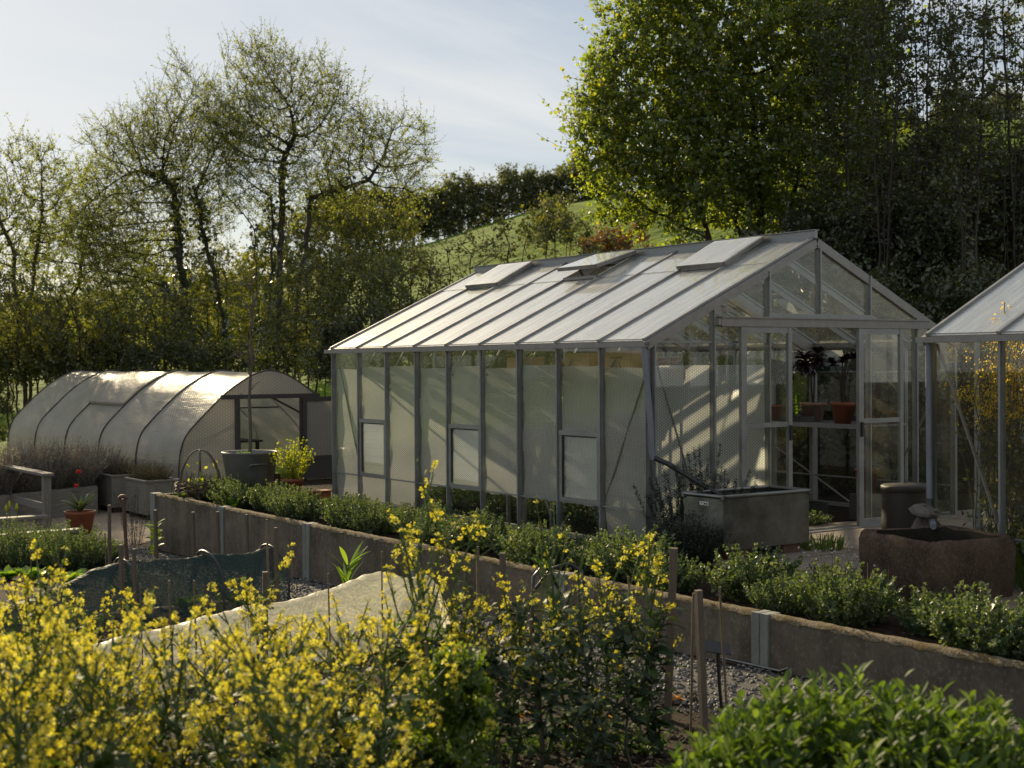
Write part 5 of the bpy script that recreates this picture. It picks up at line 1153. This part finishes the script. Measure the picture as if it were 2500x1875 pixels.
def planter(label, x, y, lx, ly, h):
    z = float(zg(x+lx/2, y+.2)); z = -.8; r = thing('planter_box', label, 'planter', (x, y, z), 0, 'grey planter boxes by the polytunnel')
    obj('planter_body', MB().box((0, 0, .1), (lx, ly, .1+h)), 'timberx', r, bevel=.008); obj('planter_rim', MB().box((-.02, -.02, .1+h), (lx+.02, .05, .13+h)).box((-.02, .05, .1+h), (.05, ly+.02, .13+h)).box((lx-.05, .05, .1+h), (lx+.02, ly+.02, .13+h)), 'timberx', r)
    f = MB()
    for a in (.05, lx-.15):
        for b_ in (.05, ly-.15): f.box((a, b_, 0), (a+.1, b_+.1, .1))
    obj('feet', f, 'darkwood', r)
    obj('planter_soil', MB().box((.05, .05, .1+h-.02), (lx-.05, ly-.02, .105+h)), 'clod', r)
planter('nearer grey planter box on short feet, before the polytunnel front end', -.46, 12.7, .62, 1.0, .56)
planter('farther grey planter box half hidden by the lavender', -.5, 14.3, .6, 1.2, .56)
for x, y, lb in ((-.15, 13.1, 'brownish heather in the nearer grey planter box'), (-.15, 13.5, 'green heather at the back of the nearer planter box'), (-.2, 14.8, 'dull heather in the farther planter box')):
    herb('heather', lb, 'heather', np.random.default_rng(int(y*10)), 170, .34, .42, .024, 'lf_heather', 'twig_red', 24, (x, y, -.16), spread=1.0, lasp=.35)
LG = 'lavender bushes at the left edge'
for i, (px, D, sc, lb) in enumerate([(30, 24.5, 1.05, 'grey lavender bush at the left picture edge'), (95, 25, 1.1, 'tall grey lavender bush behind the end of the long rail'), (160, 25.5, 1.05, 'grey lavender bush above the big terracotta pot'), (225, 26.5, .95, 'rightmost grey lavender bush beside the planter boxes'), (-40, 24, 1.1, 'lavender bush cut by the left picture edge')]):
    p = onground(px, D)
    herb('lavender', lb, 'lavender', np.random.default_rng(400+i), 900, .86*sc, .85, .034, 'lf_lavender', 'bark_pale', 30, (p[0], p[1], p[2]+.42), group=LG, spread=.75, lasp=.26)
    o = thing('lavender_bed', ['weathered low bed box under the lavender at the left edge', 'weathered bed box under the tall lavender', 'weathered bed box behind the big terracotta pot', 'weathered bed box under the rightmost lavender', 'weathered bed box cut by the left edge'][i], 'planter', (p[0], p[1], p[2]), 0, 'bed boxes under the lavender')
    obj('bed_board', MB().box((-.42, -.45, 0), (.42, .45, .5)), 'timberx', o)
# rail with posts: parallel to the greenhouse
def rail():
    r = thing('handrail', 'grey timber handrail on square posts at the left edge', 'handrail', (-2.44, 11.67, 0)); z0 = -.82
    obj('rail_board', MB().box((-.09, -.12, .14), (.09, 6.2, .185)), 'timber', r, bevel=.005)
    for y in (0, 2.2, 4.6): obj('post', MB().box((-.06, y-.06, z0), (.06, y+.06, .14)), 'timber', r, bevel=.005)
    for z in (-.35,): obj('rail_board', MB().box((-.02, .06, z-.06), (.02, 6.2, z+.05)), 'timber', r)
rail()
def plank_bench(label, px, D, z, length, w, grp=None):
    p = atd(px, 1300, D); r = thing('plank_bench', label, 'bench', (p[0], p[1], float(zg(p[0], p[1]))), 0, 'low plank benches at the left edge'); g0 = float(zg(p[0], p[1])); h = z-g0
    obj('plank', MB().box((-length, -w/2, h-.045), (0, w/2, h)), 'timberx', r, bevel=.004)
    for x in (-.12, -length+.12): obj('leg', MB().box((x-.05, -w/2+.03, 0), (x+.05, w/2-.03, h-.045)), 'timber', r)
    return r
plank_bench('long low grey plank bench in front of the big terracotta pot', 198, 20.2, -.46, 2.3, .22)
plank_bench('shorter low plank bench behind the long one, at the left edge', 115, 21.7, -.42, 1.6, .2)
p = onground(193, 22.3)
pot('plant_pot', 'big wide rimmed terracotta pot with red tulips on the sandy path', 'pot', (p[0], p[1], -.79), .235, .165, .36, 'terracotta', rim=.12)
bigleaf('tulip_plant', 'red tulip and strappy leaves growing in the big terracotta pot', (p[0], p[1], -.46), 26, .5, .06, 'lf_oregano', seed=31, tilt=.55, droop=1.1)
def tulips(loc):
    r = thing('tulip', 'two red tulip blooms above the big terracotta pot', 'flower', loc); g = np.random.default_rng(3)
    for x, h in ((-.06, .4), (-.02, .62)):
        obj('stalk', MB().segs([(x*.3, 0, 0)], [(x, 0, h)], .004, .004, 5), 'stem', r)
        t = np.arange(10)*2*PI/10; d = np.column_stack([np.cos(t)*.5, np.sin(t)*.5, np.ones(10)]); obj('bloom', MB().quads(leafquads(np.column_stack([np.full(10, x), np.zeros(10), np.full(10, h)]), .07, d, .7), g.random(10)), 'petal_red', r)
tulips((p[0], p[1], -.46))
p = onground(142, 19.2); pot('plant_pot', 'small terracotta pot half hidden below the plank bench', 'pot', (p[0], p[1], p[2]), .14, .1, .24, 'terracotta')
for i, (px, D, h, lb) in enumerate([(30, 19.0, .62, 'large green oregano bush below the plank bench, left one'), (90, 18.6, .55, 'bright green leafy clump between two garden bushes'), (165, 18.2, .6, 'rounded green bush on the left of the gravel'), (215, 18.6, .42, 'small green bush at the edge of the gravel')]):
    p = onground(px, D); herb('garden_bush', lb, 'herb', np.random.default_rng(500+i), 230, h, .55, .036, 'lf_oregano', 'stem', 34, (p[0], p[1], p[2]), spread=1.0, group='green bushes at the left edge')
for i, (px, D) in enumerate([(15, 17.2), (70, 16.9), (165, 16.6)]):
    p = onground(px, D); bigleaf('lettuce', ['bright green lettuce at the left edge behind the netting', 'bright green lettuce behind the low end of the netting', 'sunlit lettuce leaf clump behind the netting'][i], tuple(p), 16, .3, .14, 'lf_bright', seed=60+i, tilt=.9, wav=.1, group='lettuces behind the netting')
for i, (px, D) in enumerate([(20, 21), (38, 20.6), (12, 20.4)]):
    p = onground(px, D); r = thing('tulip', ['closed green tulip bud, left of two at the picture edge', 'closed green tulip bud, right of two at the picture edge', 'low tulip leaf clump at the picture edge'][i], 'flower', tuple(p), 0, 'tulips between the planks')
    rng = np.random.default_rng(70+i); a = rng.random(9)*6.3; obj('leaves', straps(MB(), np.zeros((9, 3)), np.column_stack([np.cos(a)*.5, np.sin(a)*.5, np.ones(9)]), .38, .05, droop=.7, nseg=5), 'lf_oregano', r, True)
    obj('stalk', MB().segs([(0, 0, 0)], [(.01, 0, .58)], .005, .004, 5), 'stem', r); obj('bud', MB().lathe([(.004, .56), (.022, .59), (.024, .62), (.006, .66)], sides=10), 'lf_lime', r, True)

# ---------------------------------------------------------------- netting and fleece tunnels
def lowtunnel(name, label, cat, x0, x1, yc, hw, crest, mat, hoops, seed, fold=.03, endsag=.0, hoopmat='pipe_black', slope=0.):
    g = np.random.default_rng(seed); r = thing(name, label, cat, ((x0+x1)/2, yc, float(zg((x0+x1)/2, yc)))); o = np.array(r.location)
    nx, nt = 240, 44; xs = np.linspace(x0, x1, nx); V = []; nz = g.normal(size=(nx//10+2, nt//5+2)); f1 = g.normal(size=(nx, nt))
    for i, x in enumerate(xs):
        yy_ = yc+slope*(x-x1); c = crest(x); gz = float(zg(x, yy_))
        for j in range(nt):
            t = PI*j/(nt-1); a = math.cos(t); s_ = 1-abs(a)**1.8
            u, v = i/10, j/5; iu, iv = int(u), int(v); fu, fv = u-iu, v-iv
            q = (nz[iu, iv]*(1-fu)*(1-fv)+nz[iu+1, iv]*fu*(1-fv)+nz[iu, iv+1]*(1-fu)*fv+nz[iu+1, iv+1]*fu*fv)
            wv = fold*q*.8+.22*fold*math.sin(x*31+j*.42+2.5*math.sin(x*4.3))*s_+.16*fold*math.sin(x*57-j*.6+3*math.sin(x*7))+.05*fold*f1[i, j]
            V.append((x-o[0], yy_+hw*a*(1+.5*wv)+wv*.5-o[1], gz+max(.005, (c-gz)*s_+wv*s_*.8)-o[2]))
    i = (np.arange(nx-1)[:, None]*nt+np.arange(nt-1)[None]).ravel()
    obj('cover_sheet', MB().add(V, np.stack([i, i+1, i+1+nt, i+nt], 1)), mat, r, True)
    for x in hoops:
        yy_ = yc+slope*(x-x1); c = crest(x)+.03; gz = float(zg(x, yy_))
        obj('hoop', MB().tube([(x-o[0]+.02*math.sin(q*3), yy_+(hw+.015)*math.cos(q)-o[1], gz+(c-gz)*math.sin(q)**.7-o[2]) for q in np.linspace(0, PI, 16)], .014, 8), hoopmat, r, True)
    return r
lowtunnel('netting_tunnel', 'low dark green netting tunnel sagging towards its left end', 'netting', -6.6, -2.75, 2.75, .42, lambda x: -.04-.34*smooth(-4.2, -5.6, x) if x < -4.2 else -.04-.03*abs(math.sin((x+2.8)*4.2)), 'netting', (-2.8, -3.5, -4.35), 4, .016)
def fcrest(x): return -.03+.075*math.exp(-((x+3.05)/.32)**2)-.03*math.exp(-((x+2.75)/.15)**2)-.13*smooth(-3.2, -6.4, x)
lowtunnel('fleece_tunnel', 'low tunnel covered with pale yellow crumpled fleece behind the flowers', 'fleece', -7.6, -2.5, .12, .5, fcrest, 'fleece', (), 5, .016, slope=.22)
# crops under the netting
for i, (x, y) in enumerate([(-3.2, 2.6), (-3.7, 2.8), (-4.2, 2.7), (-4.8, 2.6), (-5.4, 2.75)]):
    bigleaf('young_cabbage', 'young green cabbage plant growing under the dark netting', (x, y, float(zg(x, y))), 14, .3, .14, 'lf_bright', seed=90+i, tilt=.9, group='young cabbages under the netting')
for i, (px, py, D, lab) in enumerate([(1320, 1390, 10.6, 'left one of two curved black pipe hoops against the wall'), (1385, 1380, 10.8, 'right one of two curved black pipe hoops against the wall')]):
    p = onground(px, D); top = atd(px, py-4, D); r = thing('pipe_hoop', lab, 'hoop', tuple(p), 0, 'bare black hoops'); h = top[2]-p[2]
    dx = .42 if i == 0 else -.3
    obj('pipe', MB().tube([(-.17 if i == 0 else .12, -.1, 0), (-.16 if i == 0 else .12, -.1, h*.6), (-.12 if i == 0 else .08, -.06, h*.93), (0, 0, h), (.12*np.sign(dx), .06, h*.95), (.25*np.sign(dx), .12, h*.72), (.33*np.sign(dx), .16, h*.3), (.36*np.sign(dx), .18, 0)], .013, 8), 'pipe_black', r, True)
# ---------------------------------------------------------------- stakes and canes
def stake(name, label, cat, px, ytop, ybot, D, w, mat, lean=0, rounded=True, group=None):
    p = onground(px+lean, D); top = atd(px, ytop, D); d = (top-p); r_ = w/2; mb = MB()
    if rounded: mb.tube([(0, 0, -.05), d*.35+np.array([.003, 0, 0]), d*.7, d], [r_*1.05, r_, r_, r_*.9], 7)
    else: mb.bar((0, 0, -.05), d, w, w)
    o = obj(name, mb, mat, None, rounded, loc=tuple(p)); return tag(o, label, cat, group)
SL = [(73, 1311, 15.5, .022, 0, 'cane at the left edge behind the netting'), (140, 1307, 15.8, .016, 3, 'thin cane before the small terracotta pot'), (256, 1301, 15.2, .022, 0, 'short brown stake right of the leaf bush'), (267, 1233, 16.6, .05, -4, 'thick pale stake left of the spade handle'), (328, 1297, 16.2, .02, 0, 'thin stake right of the spade handle'), (295, 1330, 13.2, .05, 0, 'brown square stake in front of the spade handle'), (327, 1340, 13.2, .045, -1, 'brown square stake right of the spade handle foot'),
    (471, 1250, 17.0, .055, 0, 'mossy stake against the wall, second from its far end'), (379, 1245, 18.5, .06, 0, 'mossy stake against the far end of the wall'), (531, 1249, 16.4, .05, 0, 'mossy stake left of the first wall post'), (602, 1256, 15.8, .05, 0, 'mossy stake right of the first wall post'), (673, 1288, 13.4, .045, 0, 'pale stake above the right end of the netting'), (651, 1268, 13.3, .035, 2, 'thin brown stake at the right end of the netting'), (711, 1297, 13., .008, 0, 'thin wire rod with bent top before the wall'),
    (342, 1425, 10.0, .016, 0, 'thin stick standing before the fleece, left part'), (413, 1417, 9.8, .026, 3, 'greenish cane before the left half of the fleece'), (474, 1417, 10.2, .024, 0, 'cane above the crest of the fleece'), (647, 1396, 9.9, .055, -4, 'thick stake in front of the fleece crest'), (801, 1400, 9.6, .018, 2, 'slim cane in front of the fleece slope'), (824, 1567, 7.4, .03, 10, 'cane in the middle of the yellow flowers'), (364, 1640, 6.4, .03, 6, 'stake tip among the yellow flowers on the left'), (8, 1730, 5.8, .034, 30, 'leaning cane at the lower left corner'),
    (932, 1346, 10.2, .018, -3, 'slim cane beside the peak of the fleece'), (926, 1562, 6.9, .026, 14, 'long cane right of the yellow flower mass'), (1038, 1566, 7.0, .026, 62, 'cane leaning right in the dark kale'), (1186, 1531, 7.2, .03, 38, 'pale cane left of the dead leaves'), (1294, 1513, 7.5, .026, 28, 'brown cane in the dark kale'), (1166, 1334, 10.2, .04, 0, 'mossy stake before the wall, left of a thick post'), (1227, 1350, 10.2, .055, 0, 'thick short post before the wall'), (1534, 1407, 8.4, .024, 28, 'slim cane at the right of the kale rows'), (1645, 1338, 8.8, .07, -20, 'thick square stake right of the kale rows'), (1693, 1448, 8.2, .024, -12, 'thin cane left of the black label'), (1705, 1441, 8.3, .06, 12, 'thick grey square stake beside the black label'), (1757, 1433, 8.4, .026, 16, 'bamboo cane in front of the black label')]
for px, yt, D, w, lean, lab in SL:
    thick = w > .042; w = w*.64
    stake('wooden_stake' if thick else 'garden_cane', lab, 'stake' if thick else 'cane', px, yt, 0, D, w, 'stake' if thick else 'cane', lean, not thick, 'stakes in the vegetable beds' if thick else 'canes in the vegetable beds')
def spade():
    p = onground(310, 16.3); top = atd(300, 1209, 16.3); d = top-p; r = thing('spade', 'dark wooden spade handle sticking up from the gravel', 'spade', tuple(p))
    obj('handle', MB().tube([(0, 0, .0), d*.5, d*.85, d*.96], [.022, .02, .022, .034], 10), 'twig_red', r, True); a = RT
    obj('grip', MB().tube([d*.965-RT*.05, d*.985-RT*.02, d*.985+RT*.02, d*.965+RT*.05], [.02, .026, .026, .02], 8), 'twig_red', r, True)
    obj('blade', MB().bar((0, 0, -.2), (0, 0, .06), .18, .01, (0, 1, 0)), 'galv', r)
spade()
def sign():
    p = onground(1763, 8.6); t = atd(1747, 1580, 8.6); r = thing('plant_sign', 'black metal plant sign with tilted blank plate on a thin stem', 'sign', tuple(p)); d = t-p
    obj('sign_stem', MB().tube([(0, 0, -.05), d*.5, d*.95+RT*.01], [.011, .011, .013], 8), 'pipe_black', r, True)
    c = d; u = RT*.09; v = (np.array([0, 0, 1])*.55+FW*.8); v = v/np.linalg.norm(v)*.05; n = np.cross(u, v); n = n/np.linalg.norm(n)*.003
    q = [c-u-v+[0, 0, .012], c+u-v-[0, 0, .012], c+u+v-[0, 0, .012], c-u+v+[0, 0, .012]]; obj('sign_plate', MB().add([*[a-n for a in q], *[a+n for a in q]], [(3, 2, 1, 0), (4, 5, 6, 7), (0, 1, 5, 4), (1, 2, 6, 5), (2, 3, 7, 6), (3, 0, 4, 7)]), 'pipe_black', r)
sign()
def lance():
    def gp(px, py): p = G(px, py); return np.array([p[0], p[1], p[2]+.025])
    a, b_, c, d = gp(1655, 1590), gp(1905, 1647), gp(1945, 1638), gp(1962, 1634); r = thing('watering_lance', 'long pale metal watering lance lying on the gravel below the wall', 'watering lance', tuple(a)); 
    obj('lance_tube', MB().tube([(0, 0, 0), (b_-a)*.5, b_-a, (b_-a)*.4+(c-a)*.6+[0, 0, .012], c-a+[0, 0, .03]], .011, 8), 'galv', r, True)
    obj('lance_head', MB().tube([c-a+[0, 0, .03], (c-a)*.6+(d-a)*.4+[0, 0, .033], d-a+[0, 0, .036]], [.012, .026, .028], 12), 'galv', r, True)
    e = a-(b_-a)/np.linalg.norm(b_-a)*.22; obj('hose_grip', MB().tube([(0, 0, 0), e-a], .018, 8), 'blue', r, True)
    h = gp(1600, 1600); obj('hose', MB().tube([e-a, (e-a)*.5+(h-a)*.5+[0, 0, .0], h-a, h-a+[-.3, .1, 0]], .013, 8), 'pipe_black', r, True)
lance()
r = thing('grey_pipe', 'short grey pipe lying on the ground at the right edge beside the trough', 'pipe', (1.0, -3.62, .28)); obj('pipe_length', MB().tube([(-.05, .05, 0), (.2, -.25, -.02), (.5, -.6, -.03)], .012, 8), 'pipe_grey', r, True)

# ---------------------------------------------------------------- flowering kale rows
def kale(label, seed, H, nbr, nfl, leafn, lsize, leafm, lw=.42, podn=8, stemm='stem', group=None, spread=.55, brlo=.35, pet=.0135, lowleaf=.6, sparse=False, wav=.12):
    global rng
    g = np.random.default_rng(seed); rng = g; r = thing('flowering_kale', label, 'kale', (0, 0, 0), 0, group); st = MB(); FP = []; FA = []; BP = []; pods = []; podd = []
    n = 8; ax = np.column_stack([np.cumsum(g.normal(size=n)*.018), np.cumsum(g.normal(size=n)*.018), np.linspace(0, H, n)]); ax[0, :2] = 0
    st.segs(ax[:-1], ax[1:], np.linspace(.013, .006, n-1), np.linspace(.012, .005, n-1), 6)
    tips = [(ax[-2], ax[-1])]; LPp = []; LPd = []; LPl = []
    for k in range(nbr):
        t = brlo+(1-brlo)*(k+g.random())/nbr*.95; q = t*(n-1); i = min(int(q), n-2); p = ax[i]+(ax[i+1]-ax[i])*(q-i); a = k*2.4+g.random(); ln = H*(.22+.3*g.random())*(1.25-.6*t)
        d = np.array([math.cos(a)*spread, math.sin(a)*spread, .75]); d /= np.linalg.norm(d); m = p+d*ln*.5; d2 = unit(d+np.array([0, 0, .55])+g.normal(size=3)*.12); e = m+d2*ln*.6
        st.segs([p, m], [m, e], [.006, .0045], [.0045, .003], 5); tips.append((m, e)); LPp.append(p); LPd.append(d+[0, 0, -.2]); LPl.append(lsize*.5)
        for z in range(2):
            s2 = m+(e-m)*g.random()*.6; LPp.append(s2); LPd.append(unit(d+g.normal(size=3)*.5)); LPl.append(lsize*.28)
        if g.random() < .7:
            s2 = m+(e-m)*.2; d3 = unit(d2+g.normal(size=3)*.45); e3 = s2+d3*ln*.45; st.segs([s2], [e3], .0035, .0022, 4); tips.append((s2, e3))
    for m, e in tips:
        d = unit(e-m); L_ = .06+.1*g.random(); k = int(nfl*(.6+.7*g.random()))
        if sparse and g.random() < .35: k = int(k*.3)
        t = g.random(k); pp = e-d*L_*(1-t)[:, None]; od = unit(rdir(k)-.0*d+d*.35); fp = pp+od*(.014+.018*g.random(k))[:, None]; st.segs(pp, fp, .0009, .0007, 3)
        FP.append(fp); FA.append(od)
        nb = 9; BP.append(e+d*.012*g.random((nb, 1))+rdir(nb)*.008)
        k2 = podn; t = g.random(k2); pp = e-d*(L_+ .16*t)[:, None]; od = unit(rdir(k2)*.8+d*.9); pods.append(pp); podd.append(od)
    obj('stem', st, stemm, r)
    for k in range(len(tips)):
        fp, od = FP[k], FA[k]; m = len(fp); u = unit(np.cross(od, rdir(m))); v = np.cross(od, u); Q = []
        for s1, s2 in ((1, 1), (1, -1), (-1, 1), (-1, -1)):
            d = unit(u*s1+v*s2+od*(.25+.25*g.random((m, 1)))); w = unit(np.cross(d, od)); a = pet*(.85+.3*g.random((m, 1)))
            Q.append(np.stack([fp, fp+d*a*.7-w*a*.42, fp+d*a*1.05+od*a*.1, fp+d*a*.7+w*a*.42], 1))
        sp_ = MB().quads(np.concatenate(Q), np.tile(g.random(m), 4)); nb4 = 4*m; bp = BP[k]
        sp_.quads(leafquads(bp, .009, None, .7), g.random(len(bp))).segs(pods[k], pods[k]+podd[k]*(.03+.03*g.random((len(pods[k]), 1))), .0016, .0008, 3)
        tm, te = tips[k]; dd = unit(te-tm); sp_.segs([te-dd*.34], [te], .002, .0012, 4)
        me = sp_.mesh('flower_spike', M['petal'], False); me.materials.append(M['lf_curly']); mi = np.ones(len(me.polygons), np.int32); mi[:nb4] = 0; me.polygons.foreach_set('material_index', mi)
        obj('flower_spike', me, None, r)
    P = np.zeros((leafn, 3)); t = .12+lowleaf*g.random(leafn); q = t*(n-1); i = np.minimum(q.astype(int), n-2); P = ax[i]+(ax[i+1]-ax[i])*(q-i)[:, None]; a = np.arange(leafn)*2.4; D = np.column_stack([np.cos(a), np.sin(a), .35+.5*g.random(leafn)])
    P = np.concatenate([P, np.array(LPp)]); D = np.concatenate([D, np.array(LPd)]); Ln = np.concatenate([lsize*(.6+.6*g.random(leafn)), np.array(LPl)])
    v_, f_, nf = strapleaves(P, D, Ln, Ln*lw, droop=1.3, nseg=6, shape='paddle', wav=wav); obj('leaves', MB().add(v_, f_, np.repeat(g.random(len(P)), nf)), leafm, r, True)
    KZ[r.name] = max(max(v.co.z for v in c.data.vertices) for c in r.children if c.name.startswith('flower_spike'))
    return r
KZ = {}
KG, KT, KD = 'flowering kale mass in the left foreground', 'tall flowering kale stalks in the middle', 'dark leaved kale in the right foreground'
KL = 'yellow flowering kale plant in the dense mass at the lower left'
KK = [kale(KL, 600+i, 1.12, 15, 13, 24, .17, 'lf_kale', group=KG, brlo=.18, spread=.62) for i in range(6)]
g = np.random.default_rng(77); cnt = 0
for D in np.arange(4.9, 7.8, .34):
    for px in np.arange(-260, 1180, 4000/D/4.0):
        qx = px+g.normal()*40; qd = D+g.normal()*.12
        if qx > 820+(7.6-qd)*60 and g.random() < .75: continue
        if qx > 1180 or (qx > 760 and qd < 5.8) or (qd > 6.6 and g.random() < .5) or g.random() < .14: continue
        p = onground(qx, qd); yt = float(np.interp(qx, [-200, 0, 120, 250, 420, 600, 760, 900, 1100], [1430, 1440, 1455, 1500, 1520, 1475, 1510, 1490, 1480]))+g.normal()*55
        if g.random() < .14: yt -= 80
        if qd < 6: yt += 60*g.random()
        ztop = CAM[2]-(yt-895)*qd/CF
        h = max(.6, ztop-p[2])
        src = KK[cnt % 6]; s_ = h/KZ[src.name]; rz = g.random()*6.3
        if cnt < 6: src.location = tuple(p); src.rotation_euler[2] = rz; src.scale = (1, 1, s_)
        else: dup(src, tuple(p), rz, (1, 1, s_), KL, KG)
        cnt += 1
TL = [(1000, 1120, 7.3, 'tallest flowering kale stalks, reaching in front of the greenhouse louvre'), (1130, 1190, 7.6, 'tall sparse kale stalk in front of the middle louvre window'), (1340, 1210, 7.9, 'thin tall kale stalk with a single yellow flower before the side wall'), (1590, 1300, 8.0, 'tall kale stalk with bright flowers before the rosemary'), (1480, 1340, 8.0, 'tall kale stalk left of the black pipe'), (1040, 1270, 7.5, 'leafy light green kale stalks below the tallest ones'), (1250, 1400, 7.6, 'kale with golden flower cluster before the retaining wall'), (1120, 1420, 7.4, 'leafy tall kale right of the fleece'), (1400, 1440, 7.9, 'kale stalk with scattered flowers in front of the black hoops')]
for i, (px, py, D, lab) in enumerate(TL):
    p = onground(px-10, D); H = CAM[2]-(py-895)*D/CF-p[2]
    k = kale(lab, 700+i, H*.93, 9 if i < 5 else 12, 9 if i != 2 else 2, 70 if i in (0, 1, 5, 7) else 26, .13 if i in (0, 1, 5, 7) else .18, 'lf_mustard' if i in (0, 1, 5, 7) else 'lf_kale', lw=.42 if i in (0, 1, 5, 7) else .36, podn=6, group=KT, spread=.32, brlo=.45, sparse=True, lowleaf=.55, pet=.016, stemm='stem')
    k.location = tuple(p); k.rotation_euler[2] = i*1.3; k.scale = (1, 1, H/KZ[k.name])
DK = [kale('dark leaved kale plant with few yellow flowers, low in the right foreground', 800+i, 1.0, 8, 4, 64, .2, 'lf_darkkale', lw=.26, podn=6, stemm='stem_dark', group=KD, spread=.5, sparse=True, lowleaf=.85, wav=.16) for i in range(3)]
cnt = 0
for px, D, s_ in [(x_[0], x_[1], x_[2]*.8) for x_ in [(1080, 7.4, .95), (1200, 6.9, 1.05), (1320, 7.1, 1.0), (1430, 7.4, 1.1), (1540, 7.6, 1.05), (1250, 7.8, 1.15), (1380, 8.1, 1.1), (1500, 8.3, 1.05), (1150, 7.7, 1.1), (1600, 8.0, 1.0), (980, 7.6, .9), (1450, 6.8, .75), (900, 6.4, .8), (760, 5.9, .7), (1000, 6.0, .7), (620, 5.6, .7)]]:
    p = onground(px, D); src = DK[cnt % 3]
    if cnt < 3: src.location = tuple(p); src.scale = (s_,)*3
    else: dup(src, tuple(p), cnt*1.7, s_)
    cnt += 1
def curly(label, px, D, h, n, seed):
    global rng
    p = onground(px, D); rng = np.random.default_rng(seed); r = thing('curly_kale', label, 'kale', tuple(p), 0, 'curly kale clumps'); a = np.arange(n)*2.4; z = h*(.35+.65*rng.random(n))
    P = np.column_stack([np.zeros((n, 2)), z]); D_ = np.column_stack([np.cos(a), np.sin(a), .2+.6*rng.random(n)]); v, f, nf = strapleaves(P, D_, .19*(.6+.6*rng.random(n)), .1, droop=1.4, nseg=9, shape='paddle', wav=.3); obj('leaves', MB().add(v, f, np.repeat(rng.random(n), nf)), 'lf_curly', r, True)
    m = n*150; q = rng.integers(0, len(v), m); obj('frills', MB().quads(leafquads(v[q]+rng.normal(size=(m, 3))*.016, .02, None, .9), rng.random(m)), 'lf_curly', r)
    obj('stem', MB().tube([(0, 0, -.02), (.01, 0, h)], .016, 7), 'stem', r, True)
curly('bright lime curly kale lit from behind, in the middle of the beds', 1105, 6.3, .86, 46, 1); curly('second bright curly kale clump, lower and left of the first', 1060, 6.1, .55, 30, 2); curly('small curly kale low down beside the canes', 1150, 6.0, .38, 22, 3)
def deadleaves():
    global rng
    rng = np.random.default_rng(5); lb = ['orange dead leaf lying on the soil near the bottom middle', 'orange dead leaf hanging on a stem in the middle', 'withered orange leaf low in the dark kale', 'small orange leaf on dark soil at the right', 'curled dead leaf by the canes']
    for i, (px, py) in enumerate([(1390, 1790), (1185, 1722), (1480, 1790), (1640, 1720), (1270, 1760)]):
        p = G(px, py); o = obj('dead_leaf', straps(MB(), np.zeros((4, 3)), rdir(4)*.5+[0, 0, .5], .09, .05, droop=1.5, nseg=4, wav=.25), 'dry_leaf', None, True, loc=(p[0], p[1], p[2]+.02)); tag(o, lb[i], 'leaf', 'dead leaves on the soil')
deadleaves()
for i in range(16):
    g = np.random.default_rng(900+i); px = 950+i*43+g.normal()*15; D = 7.9+.5*g.random()-.0*i; p = onground(px, D)
    herb('seedling_weed', 'small green weed on the dark soil of the front beds', 'weed', g, 22, .16, .18, .035, 'lf_kale', 'stem', 6, tuple(p), group='weeds on the soil', spread=1.2)
# ---------------------------------------------------------------- sage in the lower right corner
def sage(label, px, D, ztop, rad, n, seed):
    global rng
    g = np.random.default_rng(seed); rng = g; p = onground(px, D); H = ztop-p[2]; r = thing('sage_bush', label, 'sage', tuple(p), 0, 'sage bushes in the lower right corner')
    a = g.random(n)*2*PI; q = np.sqrt(g.random(n)); tip = np.column_stack([np.cos(a)*q*rad, np.sin(a)*q*rad, H*(1-.42*q**2.2)*(.84+.16*g.random(n))]); b0 = tip*[.35, .35, .2]
    mid = tip*[.8, .8, .62]; mb = MB().segs(b0, mid, .005, .004, 4).segs(mid, tip, .004, .0025, 4); obj('stems', mb, 'stem', r)
    k = 13; t = .2+.8*(np.arange(k)+g.random((n, k))*.8)/k; P = mid[:, None]+(tip-mid)[:, None]*t[..., None]; az = np.arange(k)[None]*1.57+g.random((n, 1))*6.3+g.normal(size=(n, k))*.3; ax = unit(tip-mid)[:, None]
    out = np.stack([np.cos(az), np.sin(az), .25+.9*t], -1)+ax*.3; ln = .098*(1.15-.55*t)*(.75+.5*g.random((n, k)))
    v, f, nf = strapleaves(P.reshape(-1, 3), out.reshape(-1, 3), ln.ravel(), ln.ravel()*.36, droop=.55, nseg=5, fold=.35, shape='lance'); obj('leaves', MB().add(v, f, np.repeat(np.clip(.3*g.random(n*k)+.6*np.repeat(g.random(n), k)+.1, 0, 1), nf)), 'lf_sage', r, True)
sage('broad sage bush filling the lower right foreground', 2080, 5.2, .70, .75, 360, 1)
sage('sage bush at the right, cut by the picture edge', 2360, 5.3, .60, .55, 200, 2)
sage('lower sage bush spreading left along the bottom edge', 1790, 5.0, .36, .55, 210, 3)
sage('nearest sage bush cut by the bottom edge', 1960, 4.5, .38, .55, 200, 4)
